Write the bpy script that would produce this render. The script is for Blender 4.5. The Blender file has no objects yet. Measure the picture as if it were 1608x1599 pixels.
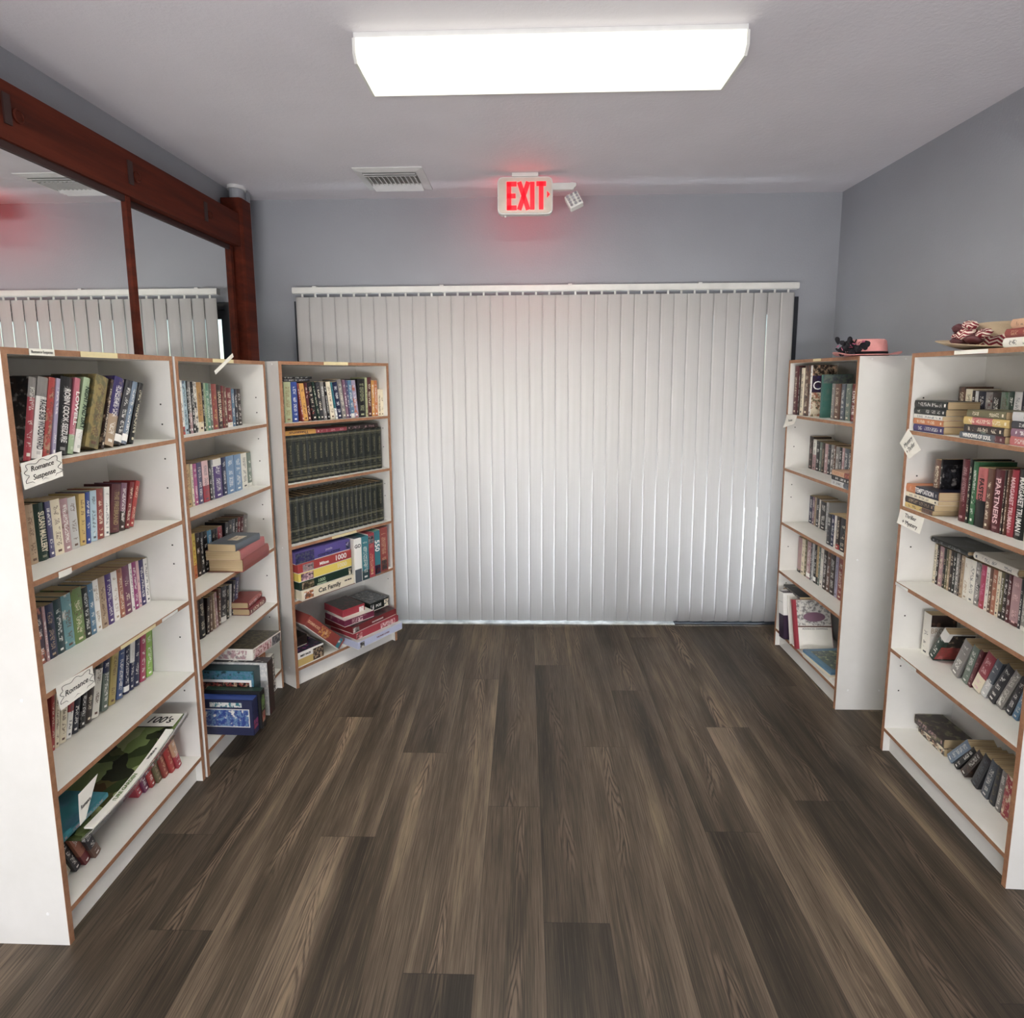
import bpy, bmesh, math, random
from mathutils import Matrix, Vector
random.seed(7)
SC = bpy.context.scene
COL = SC.collection
PI = math.pi
# ------------------------------------------------------------------ camera, world, lights, exposure
cd = bpy.data.cameras.new('camera'); cam = bpy.data.objects.new('camera', cd); COL.objects.link(cam)
cd.sensor_width = 36; cd.lens = 20.55; cd.shift_x = 0.0024; cd.shift_y = -0.0545; cd.clip_start = .05
R_ = Vector((0.99964748, 0.02581238, -0.00621516)); U_ = Vector((0.00280845, 0.12997449, 0.99151336)); F_ = Vector((-0.02640113, 0.99118129, -0.12985618))
cam.matrix_world = Matrix(((R_.x, U_.x, -F_.x, 0), (R_.y, U_.y, -F_.y, 0), (R_.z, U_.z, -F_.z, 1.7413), (0, 0, 0, 1)))
SC.camera = cam
w = bpy.data.worlds.new('daylight'); SC.world = w; w.use_nodes = True
nt = w.node_tree; bg = nt.nodes['Background']
sky = nt.nodes.new('ShaderNodeTexSky'); sky.sky_type = 'NISHITA'; sky.sun_elevation = math.radians(50); sky.sun_rotation = math.radians(200); sky.sun_disc = False
nt.links.new(sky.outputs[0], bg.inputs[0]); bg.inputs[1].default_value = 0.15
def area(name, loc, rot, sx, sy, power, col):
    l = bpy.data.lights.new(name, 'AREA'); l.shape = 'RECTANGLE'; l.size = sx; l.size_y = sy; l.energy = power; l.color = col
    o = bpy.data.objects.new(name, l); COL.objects.link(o); o.location = loc; o.rotation_euler = rot; return o
area('window_daylight', (-.5, -2.96, 1.15), (math.radians(-90), 0, PI), 3.0, 1.5, 12, (1, .99, .97))
area('rear_fill_light', (.087, -1.3, 2.84), (0, 0, 0), 1.3, .26, 10, (1, .985, .95))  # added fill light behind the camera, no fixture stands there
area('ceiling_fill_light', (-.4, -2.9, .6), (math.radians(128), 0, 0), 2.8, .5, 98, (1, .97, .99))  # added fill aimed upward from behind to brighten the ceiling
area('door_daylight', (.1, 4.8, .25), (math.radians(-90), 0, 0), 4.6, .8, 125, (.84, .89, 1))
SC.view_settings.view_transform = 'Standard'; SC.view_settings.look = 'None'; SC.view_settings.gamma = 1; SC.view_settings.use_curve_mapping = False
SC.view_settings.exposure = 0.78
LAMP = 52.0
# ------------------------------------------------------------------ colours and materials
PALS = '''crimson b02a3c;photo_grey 8d8884;white e9e6df;pale d8d5cc;charcoal 34343a;red b5302c;tan b79a78;brown 6d4a38;lavender a9a0bd;grey 8a8b8e;black 17171a;rose_pink cf6a7c;pale_green a6bf92;dark_green 17372b;antique_gold 9c8748;olive 6d6640;dark_brown 33241f;cream e0d3b4;deep_purple 3a2f6e;slate_blue 6c8097;dark_tan 8f6c3e;slate_purple 55527c;navy 1f2750;peach dba77c;dusty_pink bb8f92;pale_grey bdbcba;mustard d6b355;royal_blue 2b4a9a;pale_blue a9c6d2;slate 565e68;brick_red 9b3b30;orange d5782f;maroon 5e1f27;gold a89058;mauve 8a6177;dark_red 7f1d24;aubergine 3a2540;sunset c4684c;dark_teal 1f4146;sky_teal 6aa3ab;leaf_green 6f8e3f;black_green 151d19;steel_blue 5585a5;violet 50337d;terracotta b56a48;plum 7c3a5d;magenta a8357e;pink dc6f9d;pale_pink dfb4b4;midnight 1a1d33;off_white dcd7ca;grey_green 6d7d70;olive_yellow b8a24e;denim 3c5a90;raspberry b8305c;lime_green 8cc02f;ochre c08a35;sea_green 5f9d7f;sand c9a566;hot_pink c24f93;cornflower 6b93bd;bright_yellow e4c81f;sky_blue 3f8fb8;teal 1f7f8c;sage b4ba86;marigold e0a02a;salmon c4605e;rose_red a33a48;purple 5d4f9d;pure_white f2f0ea;plum_red 7a1f45;pale_lilac b9c0dc;dirty_gold 8a8460;emerald 2f6b42;pine_teal 3a7468'''
def lin(h):
    r = []
    for i in (0, 2, 4):
        c = int(h[i:i+2], 16)/255; r.append(c/12.92 if c <= .04045 else ((c+.055)/1.055)**2.4)
    return tuple(r)
PAL = {a.split()[0]: lin(a.split()[1]) for a in PALS.split(';')}
for k_, c_ in PAL.items():
    g_ = .3*c_[0]+.6*c_[1]+.1*c_[2]; PAL[k_] = tuple((v*.80+g_*.20)*(.86 if g_ < .5 else 1) for v in c_)
class NT:
    def __init__(s, name):
        s.m = bpy.data.materials.new(name); s.m.use_nodes = True; s.t = s.m.node_tree; s.b = s.t.nodes['Principled BSDF']; s.out = s.t.nodes['Material Output']
    def n(s, typ, **kw):
        x = s.t.nodes.new('ShaderNode'+typ)
        for k, v in kw.items(): setattr(x, k, v)
        return x
    def link(s, a, b): s.t.links.new(a, b)
    def put(s, sock, v):
        if hasattr(v, 'links') or isinstance(v, bpy.types.NodeSocket): s.link(v, sock)
        else: sock.default_value = v
    def math(s, op, a, b=0.0, c=None, clamp=False):
        x = s.n('Math', operation=op, use_clamp=clamp); s.put(x.inputs[0], a); s.put(x.inputs[1], b)
        if c is not None: s.put(x.inputs[2], c)
        return x.outputs[0]
    def mix(s, f, a, b, mode='MIX'):
        x = s.n('Mix', data_type='RGBA', blend_type=mode); s.put(x.inputs[0], f)
        for i, v in ((6, a), (7, b)):
            if isinstance(v, tuple) and len(v) == 3: v = (*v, 1)
            s.put(x.inputs[i], v)
        return x.outputs[2]
    def noise(s, vec, scale, detail=2, rough=.5):
        x = s.n('TexNoise'); s.link(vec, x.inputs['Vector']); s.put(x.inputs['Scale'], scale); x.inputs['Detail'].default_value = detail; x.inputs['Roughness'].default_value = rough
        return x.outputs['Fac']
    def ramp(s, f, stops):
        x = s.n('ValToRGB'); e = x.color_ramp.elements
        while len(e) < len(stops): e.new(.5)
        for i, (p, c) in enumerate(stops): e[i].position = p; e[i].color = (*c, 1)
        s.link(f, x.inputs[0]); return x.outputs[0]
    def mapping(s, vec, scale=(1, 1, 1), loc=(0, 0, 0)):
        x = s.n('Mapping'); s.link(vec, x.inputs[0]); x.inputs['Scale'].default_value = scale; x.inputs['Location'].default_value = loc; return x.outputs[0]
    def attr(s, name, typ='OBJECT'):
        x = s.n('Attribute'); x.attribute_type = typ; x.attribute_name = name; return x
    def xyz(s, v):
        x = s.n('SeparateXYZ'); s.link(v, x.inputs[0]); return x.outputs
    def bump(s, h, strength=.2, dist=.01):
        x = s.n('Bump'); x.inputs['Strength'].default_value = strength; x.inputs['Distance'].default_value = dist; s.link(h, x.inputs['Height']); s.link(x.outputs[0], s.b.inputs['Normal'])
MATS = {}
def plain(name, col, rough=.5, metal=0, bumps=None, emit=None, var=.05):
    if name in MATS: return MATS[name]
    if isinstance(col, str): col = PAL[col] if col in PAL else lin(col)
    n = NT(name); tc = n.n('TexCoord').outputs['Object']
    f = n.noise(tc, 14, 3)
    lo = tuple(c*(1-var) for c in col); hi = tuple(min(1, c*(1+var)) for c in col)
    n.link(n.ramp(f, [(.3, lo), (.7, hi)]), n.b.inputs['Base Color'])
    n.b.inputs['Roughness'].default_value = rough; n.b.inputs['Metallic'].default_value = metal
    if bumps: n.bump(n.noise(tc, bumps[0], 3), bumps[1], bumps[2])
    if emit:
        n.b.inputs['Emission Color'].default_value = (*emit[0], 1); n.b.inputs['Emission Strength'].default_value = emit[1]
    MATS[name] = n.m; return n.m
def cover_material():
    n = NT('printed_cover'); tc = n.n('TexCoord').outputs['Object']
    x, y, z = n.xyz(tc)
    c1 = n.attr('c1').outputs['Color']; c2 = n.attr('c2').outputs['Color']; c3 = n.attr('c3').outputs['Color']
    p = n.xyz(n.attr('pat').outputs['Vector']); q = n.xyz(n.attr('dim').outputs['Vector']); r = n.xyz(n.attr('flg').outputs['Vector'])
    u = n.math('DIVIDE', x, q[0]); v = n.math('DIVIDE', z, q[1])
    off = n.n('VectorMath', operation='ADD'); n.link(tc, off.inputs[0])
    cb = n.n('CombineXYZ'); n.link(q[2], cb.inputs[0]); n.link(q[2], cb.inputs[1]); n.link(cb.outputs[0], off.inputs[1]); P = off.outputs[0]
    n1 = n.noise(n.mapping(P, (1.6, 1, 1)), 32, 3, .6)
    thr = n.math('MULTIPLY_ADD', p[2], -.42, .74)
    mot = n.math('MULTIPLY', n.math('SUBTRACT', n1, thr), 9, clamp=True)
    mot = n.math('MULTIPLY', mot, n.math('GREATER_THAN', p[2], .01))
    col = n.mix(mot, c1, c2)
    col = n.mix(n.math('GREATER_THAN', v, n.math('SUBTRACT', 1, p[0])), col, c2)
    col = n.mix(n.math('LESS_THAN', v, p[1]), col, c2)
    # whole face art on the boards
    bd = n.math('GREATER_THAN', y, .008)
    art = n.math('MULTIPLY', n.math('SUBTRACT', n.noise(P, 13, 4, .6), .55), 7, clamp=True)
    art = n.math('MULTIPLY', art, n.math('MULTIPLY', bd, .7))
    art = n.math('MULTIPLY', art, n.math('GREATER_THAN', r[2], .3))
    col = n.mix(art, col, c2)
    # illegible small print
    g = n.math('GREATER_THAN', n.noise(n.mapping(P, (1.1, .4, 1.5)), 170, 1), .50)
    wd = n.math('GREATER_THAN', n.noise(n.mapping(P, (.25, .25, 1)), 46, 0), .43)
    cen = n.math('LESS_THAN', n.math('ABSOLUTE', n.math('SUBTRACT', u, .5)), .26)
    vv = n.math('MULTIPLY', n.math('GREATER_THAN', v, .17), n.math('LESS_THAN', v, .88))
    txt = n.math('MULTIPLY', n.math('MULTIPLY', g, wd), n.math('MULTIPLY', cen, vv))
    txt = n.math('MULTIPLY', txt, n.math('LESS_THAN', y, .004)); txt = n.math('MULTIPLY', txt, r[2]); txt = n.math('MULTIPLY', txt, .72)
    col = n.mix(txt, col, c3)
    # publisher mark near one end of the spine
    pm = n.math('MULTIPLY', n.math('LESS_THAN', n.math('ABSOLUTE', n.math('SUBTRACT', v, .075)), .02), n.math('LESS_THAN', n.math('ABSOLUTE', n.math('SUBTRACT', u, .5)), .2))
    pm = n.math('MULTIPLY', pm, n.math('MULTIPLY', r[2], n.math('LESS_THAN', y, .004)))
    col = n.mix(pm, col, c3)
    # white library sticker
    st = n.math('MULTIPLY', n.math('LESS_THAN', n.math('ABSOLUTE', n.math('SUBTRACT', v, .10)), .055), r[0])
    st = n.math('MULTIPLY', st, n.math('LESS_THAN', y, .01))
    col = n.mix(st, col, PAL['pure_white'])
    # gilt bands on encyclopedia spines
    e = None
    for c, t in ((.93, .022), (.885, .004), (.33, .004), (.27, .022), (.14, .004), (.07, .024)):
        k = n.math('LESS_THAN', n.math('ABSOLUTE', n.math('SUBTRACT', v, c)), t); e = k if e is None else n.math('MAXIMUM', e, k)
    e = n.math('MULTIPLY', e, n.math('MULTIPLY', r[1], n.math('LESS_THAN', y, .006)))
    e = n.math('MULTIPLY', e, n.math('MULTIPLY', n.noise(P, 160, 2), .9))
    col = n.mix(e, col, c3)
    n.link(col, n.b.inputs['Base Color']); n.b.inputs['Roughness'].default_value = .38
    return n.m
def build_mats():
    M = {}
    # white laminate
    n = NT('white_laminate'); tc = n.n('TexCoord').outputs['Object']
    f = n.noise(tc, 5, 4, .6); f2 = n.noise(tc, 160, 2)
    c = n.ramp(f, [(.25, lin('dcdad3')), (.75, lin('e6e4de'))])
    n.link(c, n.b.inputs['Base Color']); n.b.inputs['Roughness'].default_value = .42; n.bump(f2, .06, .002); M['lam'] = n.m
    n = NT('brown_edge_band'); tc = n.n('TexCoord').outputs['Object']
    f = n.noise(n.mapping(tc, (1, 1, 1)), 30, 4, .7)
    n.link(n.ramp(f, [(.3, lin('865e44')), (.55, lin('9d7255')), (.8, lin('ad8463'))]), n.b.inputs['Base Color']); n.b.inputs['Roughness'].default_value = .6; M['edge'] = n.m
    # pages
    n = NT('page_edges'); tc = n.n('TexCoord').outputs['Object']; x, y, z = n.xyz(tc)
    st = n.noise(n.mapping(tc, (900, 3, 3)), 1, 2)
    n.link(n.ramp(st, [(.35, lin('a58c68')), (.6, lin('cdb892'))]), n.b.inputs['Base Color']); n.b.inputs['Roughness'].default_value = .85; M['page'] = n.m
    M['cover'] = cover_material()
    # walls and ceiling
    for nm, cc, b in (('wall', '9da0a5', .25), ('ceiling', 'e2dfe3', .4)):
        n = NT(nm+'_paint'); tc = n.n('TexCoord').outputs['Object']
        f = n.noise(tc, 2.2, 3); c = lin(cc); n.link(n.ramp(f, [(.3, tuple(v*.96 for v in c)), (.7, tuple(v*1.03 for v in c))]), n.b.inputs['Base Color'])
        n.b.inputs['Roughness'].default_value = .62; n.bump(n.noise(tc, 90 if nm == 'wall' else 60, 4, .6), b, .004); M[nm] = n.m
    # vinyl planks: UV.x across plank (m), UV.y along (m); 'tone' random per plank
    n = NT('vinyl_planks'); uv = n.n('UVMap').outputs[0]; tone = n.attr('tone', 'GEOMETRY').outputs['Fac']
    sx, sy, _ = n.xyz(uv)
    cb = n.n('CombineXYZ'); n.link(n.math('MULTIPLY_ADD', tone, 37.0, sx), cb.inputs[0]); n.link(n.math('MULTIPLY_ADD', tone, 91.0, sy), cb.inputs[1]); n.link(n.math('MULTIPLY', tone, 13.0), cb.inputs[2]); Q = cb.outputs[0]
    warp = n.noise(n.mapping(Q, (3, 1.1, 1)), 1.0, 2)
    cx = n.math('ADD', n.math('MULTIPLY', n.math('SUBTRACT', warp, .5), .22), sx)
    d = n.math('ABSOLUTE', n.math('SUBTRACT', cx, .105))
    wob = n.noise(n.mapping(Q, (30, 4, 1)), 1, 4)
    g = n.math('ADD', n.math('MULTIPLY', d, 430.0), n.math('MULTIPLY', n.math('ADD', sy, n.math('MULTIPLY', tone, 5.0)), 52.0))
    g = n.math('ADD', g, n.math('MULTIPLY', wob, 16.0))
    ring = n.math('POWER', n.math('MULTIPLY_ADD', n.math('SINE', g), .5, .5), 2.0)
    cen = n.math('MULTIPLY', n.math('SUBTRACT', .030, d), 60, clamp=True)
    gate = n.math('MULTIPLY', n.math('SUBTRACT', n.noise(n.mapping(Q, (3, 1.6, 1), (5, 3, 2)), 1, 1), .46), 8, clamp=True)
    mask = n.math('MULTIPLY', cen, gate)
    fine = n.noise(n.mapping(Q, (260, 5.0, 1)), 1, 3, .7)
    band = n.noise(n.mapping(Q, (13, .8, 1)), 1, 4, .6)
    wide = n.noise(n.mapping(Q, (5.5, .7, 1), (9, 9, 9)), 1, 2)
    blot = n.noise(n.mapping(Q, (7, 2.2, 1)), 1, 3)
    bb = n.math('ADD', n.math('MULTIPLY', band, .55), n.math('MULTIPLY', wide, .45))
    base = n.ramp(bb, [(.34, lin('282119')), (.46, lin('42392d')), (.56, lin('5d5042')), (.68, lin('887761'))])
    base = n.mix(n.math('MULTIPLY', n.math('MULTIPLY', ring, mask), .6), base, lin('241b15'))
    base = n.mix(n.math('MULTIPLY', n.math('MULTIPLY', n.math('SUBTRACT', 1.0, ring), mask), .42), base, lin('97816c'))
    edge = n.math('POWER', n.math('MULTIPLY', n.math('ABSOLUTE', n.math('SUBTRACT', n.math('DIVIDE', sx, .2105), n.math('FRACT', n.math('MULTIPLY', tone, 3.7)))), 1.0, clamp=True), 2.5)
    base = n.mix(n.math('MULTIPLY', n.math('MULTIPLY', edge, n.noise(n.mapping(Q, (2, 1.1, 1), (1, 2, 3)), 1, 2)), 1.1, clamp=True), base, lin('8f7d6a'))
    base = n.mix(n.math('MULTIPLY', n.math('SUBTRACT', fine, .46), 3.2, clamp=True), base, lin('281f18'))
    base = n.mix(n.math('MULTIPLY', n.math('SUBTRACT', .44, fine), 2.6, clamp=True), base, lin('84725f'))
    tonef = n.math('MULTIPLY_ADD', n.math('FRACT', n.math('MULTIPLY', tone, 7.3)), .8, .55)
    cbt = n.n('CombineXYZ')
    for i in range(3): n.link(tonef, cbt.inputs[i])
    base = n.mix(1.0, base, cbt.outputs[0], 'MULTIPLY')
    ex = n.math('MINIMUM', sx, n.math('SUBTRACT', .2105, sx)); L = n.attr('plen', 'GEOMETRY').outputs['Fac']
    ey = n.math('MINIMUM', sy, n.math('SUBTRACT', L, sy)); ee = n.math('LESS_THAN', n.math('MINIMUM', ex, ey), .0014)
    base = n.mix(n.math('MULTIPLY', ee, .5), base, lin('1c1613'))
    n.link(base, n.b.inputs['Base Color']); n.link(n.math('MULTIPLY_ADD', blot, .25, .36), n.b.inputs['Roughness']); n.b.inputs['Specular IOR Level'].default_value = .35
    n.bump(fine, .12, .0015); M['floor'] = n.m
    # blind vane: diffuse + translucent vinyl
    n = NT('blind_vinyl'); tc = n.n('TexCoord').outputs['Object']; f = n.noise(n.mapping(tc, (40, 40, 1)), 1, 3)
    n.link(n.ramp(f, [(.3, lin('dcdad6')), (.7, lin('e6e4e1'))]), n.b.inputs['Base Color']); n.b.inputs['Roughness'].default_value = .5
    tr = n.n('BsdfTranslucent'); tr.inputs[0].default_value = (*lin('e6e4e2'), 1); mx = n.n('MixShader'); mx.inputs[0].default_value = .24
    n.link(n.b.outputs[0], mx.inputs[1]); n.link(tr.outputs[0], mx.inputs[2]); n.link(mx.outputs[0], n.out.inputs[0]); M['vane'] = n.m
    # redwood stain
    n = NT('red_brown_wood'); tc = n.n('TexCoord').outputs['Object']; f = n.noise(n.mapping(tc, (20, 1.2, 20)), 1, 4, .6)
    n.link(n.ramp(f, [(.3, lin('3d150a')), (.55, lin('541f0f')), (.8, lin('652a18'))]), n.b.inputs['Base Color']); n.b.inputs['Roughness'].default_value = .7; n.b.inputs['Specular IOR Level'].default_value = .2; n.bump(f, .15, .002); M['redwood'] = n.m
    n = NT('mirror_glass'); n.b.inputs['Base Color'].default_value = (.92, .93, .91, 1); n.b.inputs['Metallic'].default_value = 1; n.b.inputs['Roughness'].default_value = .005; M['mirror'] = n.m
    n = NT('clear_glass'); n.b.inputs['Base Color'].default_value = (.95, .98, .97, 1); n.b.inputs['Transmission Weight'].default_value = 1; n.b.inputs['Roughness'].default_value = 0; n.b.inputs['IOR'].default_value = 1.05; M['glass'] = n.m
    n = NT('clear_plastic_wrap'); n.b.inputs['Base Color'].default_value = (.95, .96, .97, 1); n.b.inputs['Transmission Weight'].default_value = .95; n.b.inputs['Roughness'].default_value = .12; n.b.inputs['IOR'].default_value = 1.1; M['wrap'] = n.m
    # prismatic lamp lens
    n = NT('lamp_lens'); tc = n.n('TexCoord').outputs['Object']; x, y, z = n.xyz(tc)
    n.b.inputs['Base Color'].default_value = (.9, .9, .85, 1)
    ends = n.math('MULTIPLY', n.math('SUBTRACT', .675, n.math('ABSOLUTE', x)), 7, clamp=True)
    fr = n.math('MULTIPLY', n.math('SUBTRACT', .125, n.math('ABSOLUTE', n.math('ADD', y, .02))), 10, clamp=True)
    k = n.math('POWER', n.math('MULTIPLY', ends, fr), 2.0)
    n.link(n.math('MULTIPLY', n.math('MULTIPLY_ADD', k, .988, .012), LAMP), n.b.inputs['Emission Strength']); n.link(n.mix(k, (1, .97, .80), (1, .99, .94)), n.b.inputs['Emission Color'])
    n.bump(n.noise(tc, 300, 2), .3, .001); M['lens'] = n.m
    # foliage style print
    n = NT('leaf_print'); tc = n.n('TexCoord').outputs['Object']; v = n.n('TexVoronoi'); v.feature = 'F1'; v.inputs['Scale'].default_value = 11; v.inputs['Randomness'].default_value = 1
    wv = n.n('VectorMath', operation='ADD'); nn = n.n('TexNoise'); nn.inputs['Scale'].default_value = 9; n.link(tc, nn.inputs['Vector']); sc = n.n('VectorMath', operation='SCALE'); n.link(nn.outputs['Color'], sc.inputs[0]); sc.inputs['Scale'].default_value = .12
    n.link(tc, wv.inputs[0]); n.link(sc.outputs[0], wv.inputs[1]); n.link(wv.outputs[0], v.inputs['Vector'])
    hue = n.xyz(v.outputs['Color'])[0]
    n.link(n.ramp(hue, [(.15, lin('23251a')), (.35, lin('4a5a33')), (.5, lin('3b2318')), (.62, lin('6f7f4c')), (.85, lin('8d9468'))]), n.b.inputs['Base Color'])
    v.inputs['Scale'].default_value = 15; n.b.inputs['Roughness'].default_value = .25; M['leaf'] = n.m
    # photo style print, colours from object attributes
    n = NT('photo_print'); tc = n.n('TexCoord').outputs['Object']; c1 = n.attr('c1').outputs['Color']; c2 = n.attr('c2').outputs['Color']; c3 = n.attr('c3').outputs['Color']
    f = n.noise(tc, 55, 4, .7); g = n.noise(n.mapping(tc, (1, 1, 1), (3, 4, 5)), 38, 3)
    cc = n.mix(n.math('MULTIPLY', n.math('SUBTRACT', f, .47), 10, clamp=True), c1, c2); cc = n.mix(n.math('MULTIPLY', n.math('SUBTRACT', g, .56), 12, clamp=True), cc, c3)
    n.link(cc, n.b.inputs['Base Color']); n.b.inputs['Roughness'].default_value = .3; M['photo'] = n.m
    M['white_metal'] = plain('white_enamel', 'dcdcda', .4); M['white_plastic'] = plain('white_plastic', 'e0e0da', .35)
    M['dark_frame'] = plain('dark_bronze_frame', '23262c', .4); M['paper'] = plain('paper', 'e9e6dc', .8); M['ink'] = plain('black_ink', '1d1a18', .7)
    M['tape'] = plain('masking_tape', 'd9cba0', .7); M['pin'] = plain('peg_hole', '3a3733', .8); M['cap'] = plain('screw_cap', 'efefec', .4)
    M['sill'] = plain('worn_sill', 'b9bab6', .6, var=.4); M['dark'] = plain('dark_void', '101010', .9)
    M['red_led'] = plain('red_sign_light', 'd01018', .5, emit=((1, .01, .02), 1.0)); M['sign_face'] = plain('sign_face', 'd9cfc0', .4)
    M['concrete'] = plain('pale_concrete', 'a9a69c', .9); M['pink_felt'] = plain('pink_straw', 'e09c97', .8, bumps=(220, .5, .003)); M['plug_shade_brown'] = plain('dark_plug_and_shade', '2e110b', .6)
    M['black_felt'] = plain('black_fabric', '1b1a20', .9); M['pink_petal'] = plain('pink_petal', 'e07a9c', .8); M['straw'] = plain('tan_straw', 'b8a488', .85, bumps=(260, .6, .004))
    M['lampglow'] = plain('reflector_lamp', 'cfd2d4', .15, .8)
    return M
M = build_mats()
# ------------------------------------------------------------------ mesh helpers
class MB:
    def __init__(s): s.v = []; s.f = []; s.mi = []
    def add(s, vs, fs, mi=0):
        o = len(s.v); s.v += [tuple(v) for v in vs]; s.f += [tuple(i+o for i in f) for f in fs]; s.mi += [mi]*len(fs); return s
    def box(s, x0, x1, y0, y1, z0, z1, mi=0, mat=None):
        vs = [Vector((x, y, z)) for z in (z0, z1) for y in (y0, y1) for x in (x0, x1)]
        if mat is not None: vs = [mat @ v for v in vs]
        return s.add(vs, [(0, 2, 3, 1), (4, 5, 7, 6), (0, 1, 5, 4), (2, 6, 7, 3), (0, 4, 6, 2), (1, 3, 7, 5)], mi)
    def prism(s, poly, z0, z1, mat=None):      # poly ccw in xy
        n = len(poly); vs = [Vector((a, b, z)) for z in (z0, z1) for a, b in poly]
        if mat is not None: vs = [mat @ v for v in vs]
        return s.add(vs, [tuple(range(n-1, -1, -1)), tuple(range(n, 2*n))]+[(i, (i+1) % n, (i+1) % n+n, i+n) for i in range(n)])
    def lathe(s, prof, n=40, cx=0, cy=0, fn=None, cap=True):
        vs = []
        for k, (r, z) in enumerate(prof):
            for i in range(n):
                a = 2*PI*i/n; dz = fn(a, r) if fn else 0; vs.append((cx+r*math.cos(a), cy+r*math.sin(a), z+dz))
        fs = [(k*n+i, k*n+(i+1) % n, (k+1)*n+(i+1) % n, (k+1)*n+i) for k in range(len(prof)-1) for i in range(n)]
        if cap: fs += [tuple(range(n-1, -1, -1)), tuple((len(prof)-1)*n+i for i in range(n))]
        return s.add(vs, fs)
    def tube(s, pts, r, n=6):
        pts = [Vector(p) for p in pts]; vs = []; fs = []
        for k, p in enumerate(pts):
            d = (pts[min(k+1, len(pts)-1)]-pts[max(k-1, 0)]).normalized(); a = d.cross(Vector((.31, .2, .93))).normalized(); b = d.cross(a)
            vs += [p+a*r*math.cos(2*PI*i/n)+b*r*math.sin(2*PI*i/n) for i in range(n)]
        for k in range(len(pts)-1): fs += [(k*n+i, k*n+(i+1) % n, (k+1)*n+(i+1) % n, (k+1)*n+i) for i in range(n)]
        fs += [tuple(range(n-1, -1, -1)), tuple((len(pts)-1)*n+i for i in range(n))]
        return s.add(vs, fs)
    def mesh(s, name, mats, smooth=False, bevel=0, seg=2):
        me = bpy.data.meshes.new(name); me.from_pydata(s.v, [], s.f)
        for m in (mats if isinstance(mats, (list, tuple)) else [mats]): me.materials.append(m)
        for p, i in zip(me.polygons, s.mi): p.material_index = i
        b = bmesh.new(); b.from_mesh(me)
        bmesh.ops.recalc_face_normals(b, faces=b.faces)
        if bevel: bmesh.ops.bevel(b, geom=b.edges[:], offset=bevel, segments=seg, affect='EDGES', profile=.6)
        b.to_mesh(me); b.free()
        if smooth:
            for p in me.polygons: p.use_smooth = True
        return me
    def obj(s, name, mats, parent=None, **k):
        o = bpy.data.objects.new(name, s.mesh(name, mats, **k)); COL.objects.link(o)
        if parent is not None: o.parent = parent
        return o
def tag(o, label=None, cat=None, group=None, kind=None):
    for k, v in (('label', label), ('category', cat), ('group', group), ('kind', kind)):
        if v: o[k] = v
    return o
def empty(name, mat=None, **t):
    o = bpy.data.objects.new(name, None); o.empty_display_size = .05; COL.objects.link(o)
    if mat is not None: o.matrix_world = mat
    return tag(o, **t)
def T(x, y, z): return Matrix.Translation((x, y, z))
def RX(d): return Matrix.Rotation(math.radians(d), 4, 'X')
def RY(d): return Matrix.Rotation(math.radians(d), 4, 'Y')
def RZ(d): return Matrix.Rotation(math.radians(d), 4, 'Z')
DOWN = Matrix(((0, 1, 0, 0), (0, 0, -1, 0), (-1, 0, 0, 0), (0, 0, 0, 1)))    # text reading down a spine that faces -y
FRONT = Matrix(((1, 0, 0, 0), (0, 0, -1, 0), (0, 1, 0, 0), (0, 0, 0, 1)))    # text on a face towards -y
_tc = {}
def text_mesh(s, size, ext=.0002, shear=0, align='CENTER', bold=0):
    key = (s, round(size, 4), shear, align, bold)
    if key in _tc: return _tc[key]
    c = bpy.data.curves.new('lettering', 'FONT'); c.body = s; c.size = size; c.extrude = ext; c.align_x = align; c.align_y = 'CENTER'; c.shear = shear; c.offset = bold; c.resolution_u = 3
    o = bpy.data.objects.new('lettering', c); COL.objects.link(o)
    me = bpy.data.meshes.new_from_object(o.evaluated_get(bpy.context.evaluated_depsgraph_get()))
    bpy.data.objects.remove(o); _tc[key] = me; return me
def text(s, size, mat, parent, mtx, name='title', fit=None, sx=None, **k):
    me = text_mesh(s, size, **k); me2 = me.copy(); me2.materials.clear(); me2.materials.append(mat)
    xs = [v.co.x for v in me2.vertices]; w = max(xs)-min(xs); f = sx or 1
    if fit and w*f > fit: f = fit/w
    me2.transform(Matrix.Diagonal((f, 1, 1, 1)))
    o = bpy.data.objects.new(name, me2); COL.objects.link(o); o.parent = parent; o.matrix_basis = mtx; return o
def ptext(s, *a, **k): return text(s, *a, **k)
_pm = {}
def colmat(name):
    return plain(name.replace('_', ' ')+' print', name, .5)
def setc(o, c, pat=(0, 0, 0), dim=(1, 1, 0), flg=(0, 0, 0)):
    for i, k in enumerate(('c1', 'c2', 'c3')): o[k] = list(PAL[c[i]])
    o['pat'] = [float(v) for v in pat]; o['dim'] = [float(v) for v in dim]; o['flg'] = [float(v) for v in flg]
ORD = 'first second third fourth fifth sixth seventh eighth ninth tenth eleventh twelfth thirteenth fourteenth fifteenth sixteenth seventeenth eighteenth nineteenth twentieth twenty-first twenty-second twenty-third twenty-fourth twenty-fifth twenty-sixth twenty-seventh twenty-eighth'.split()
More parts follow.
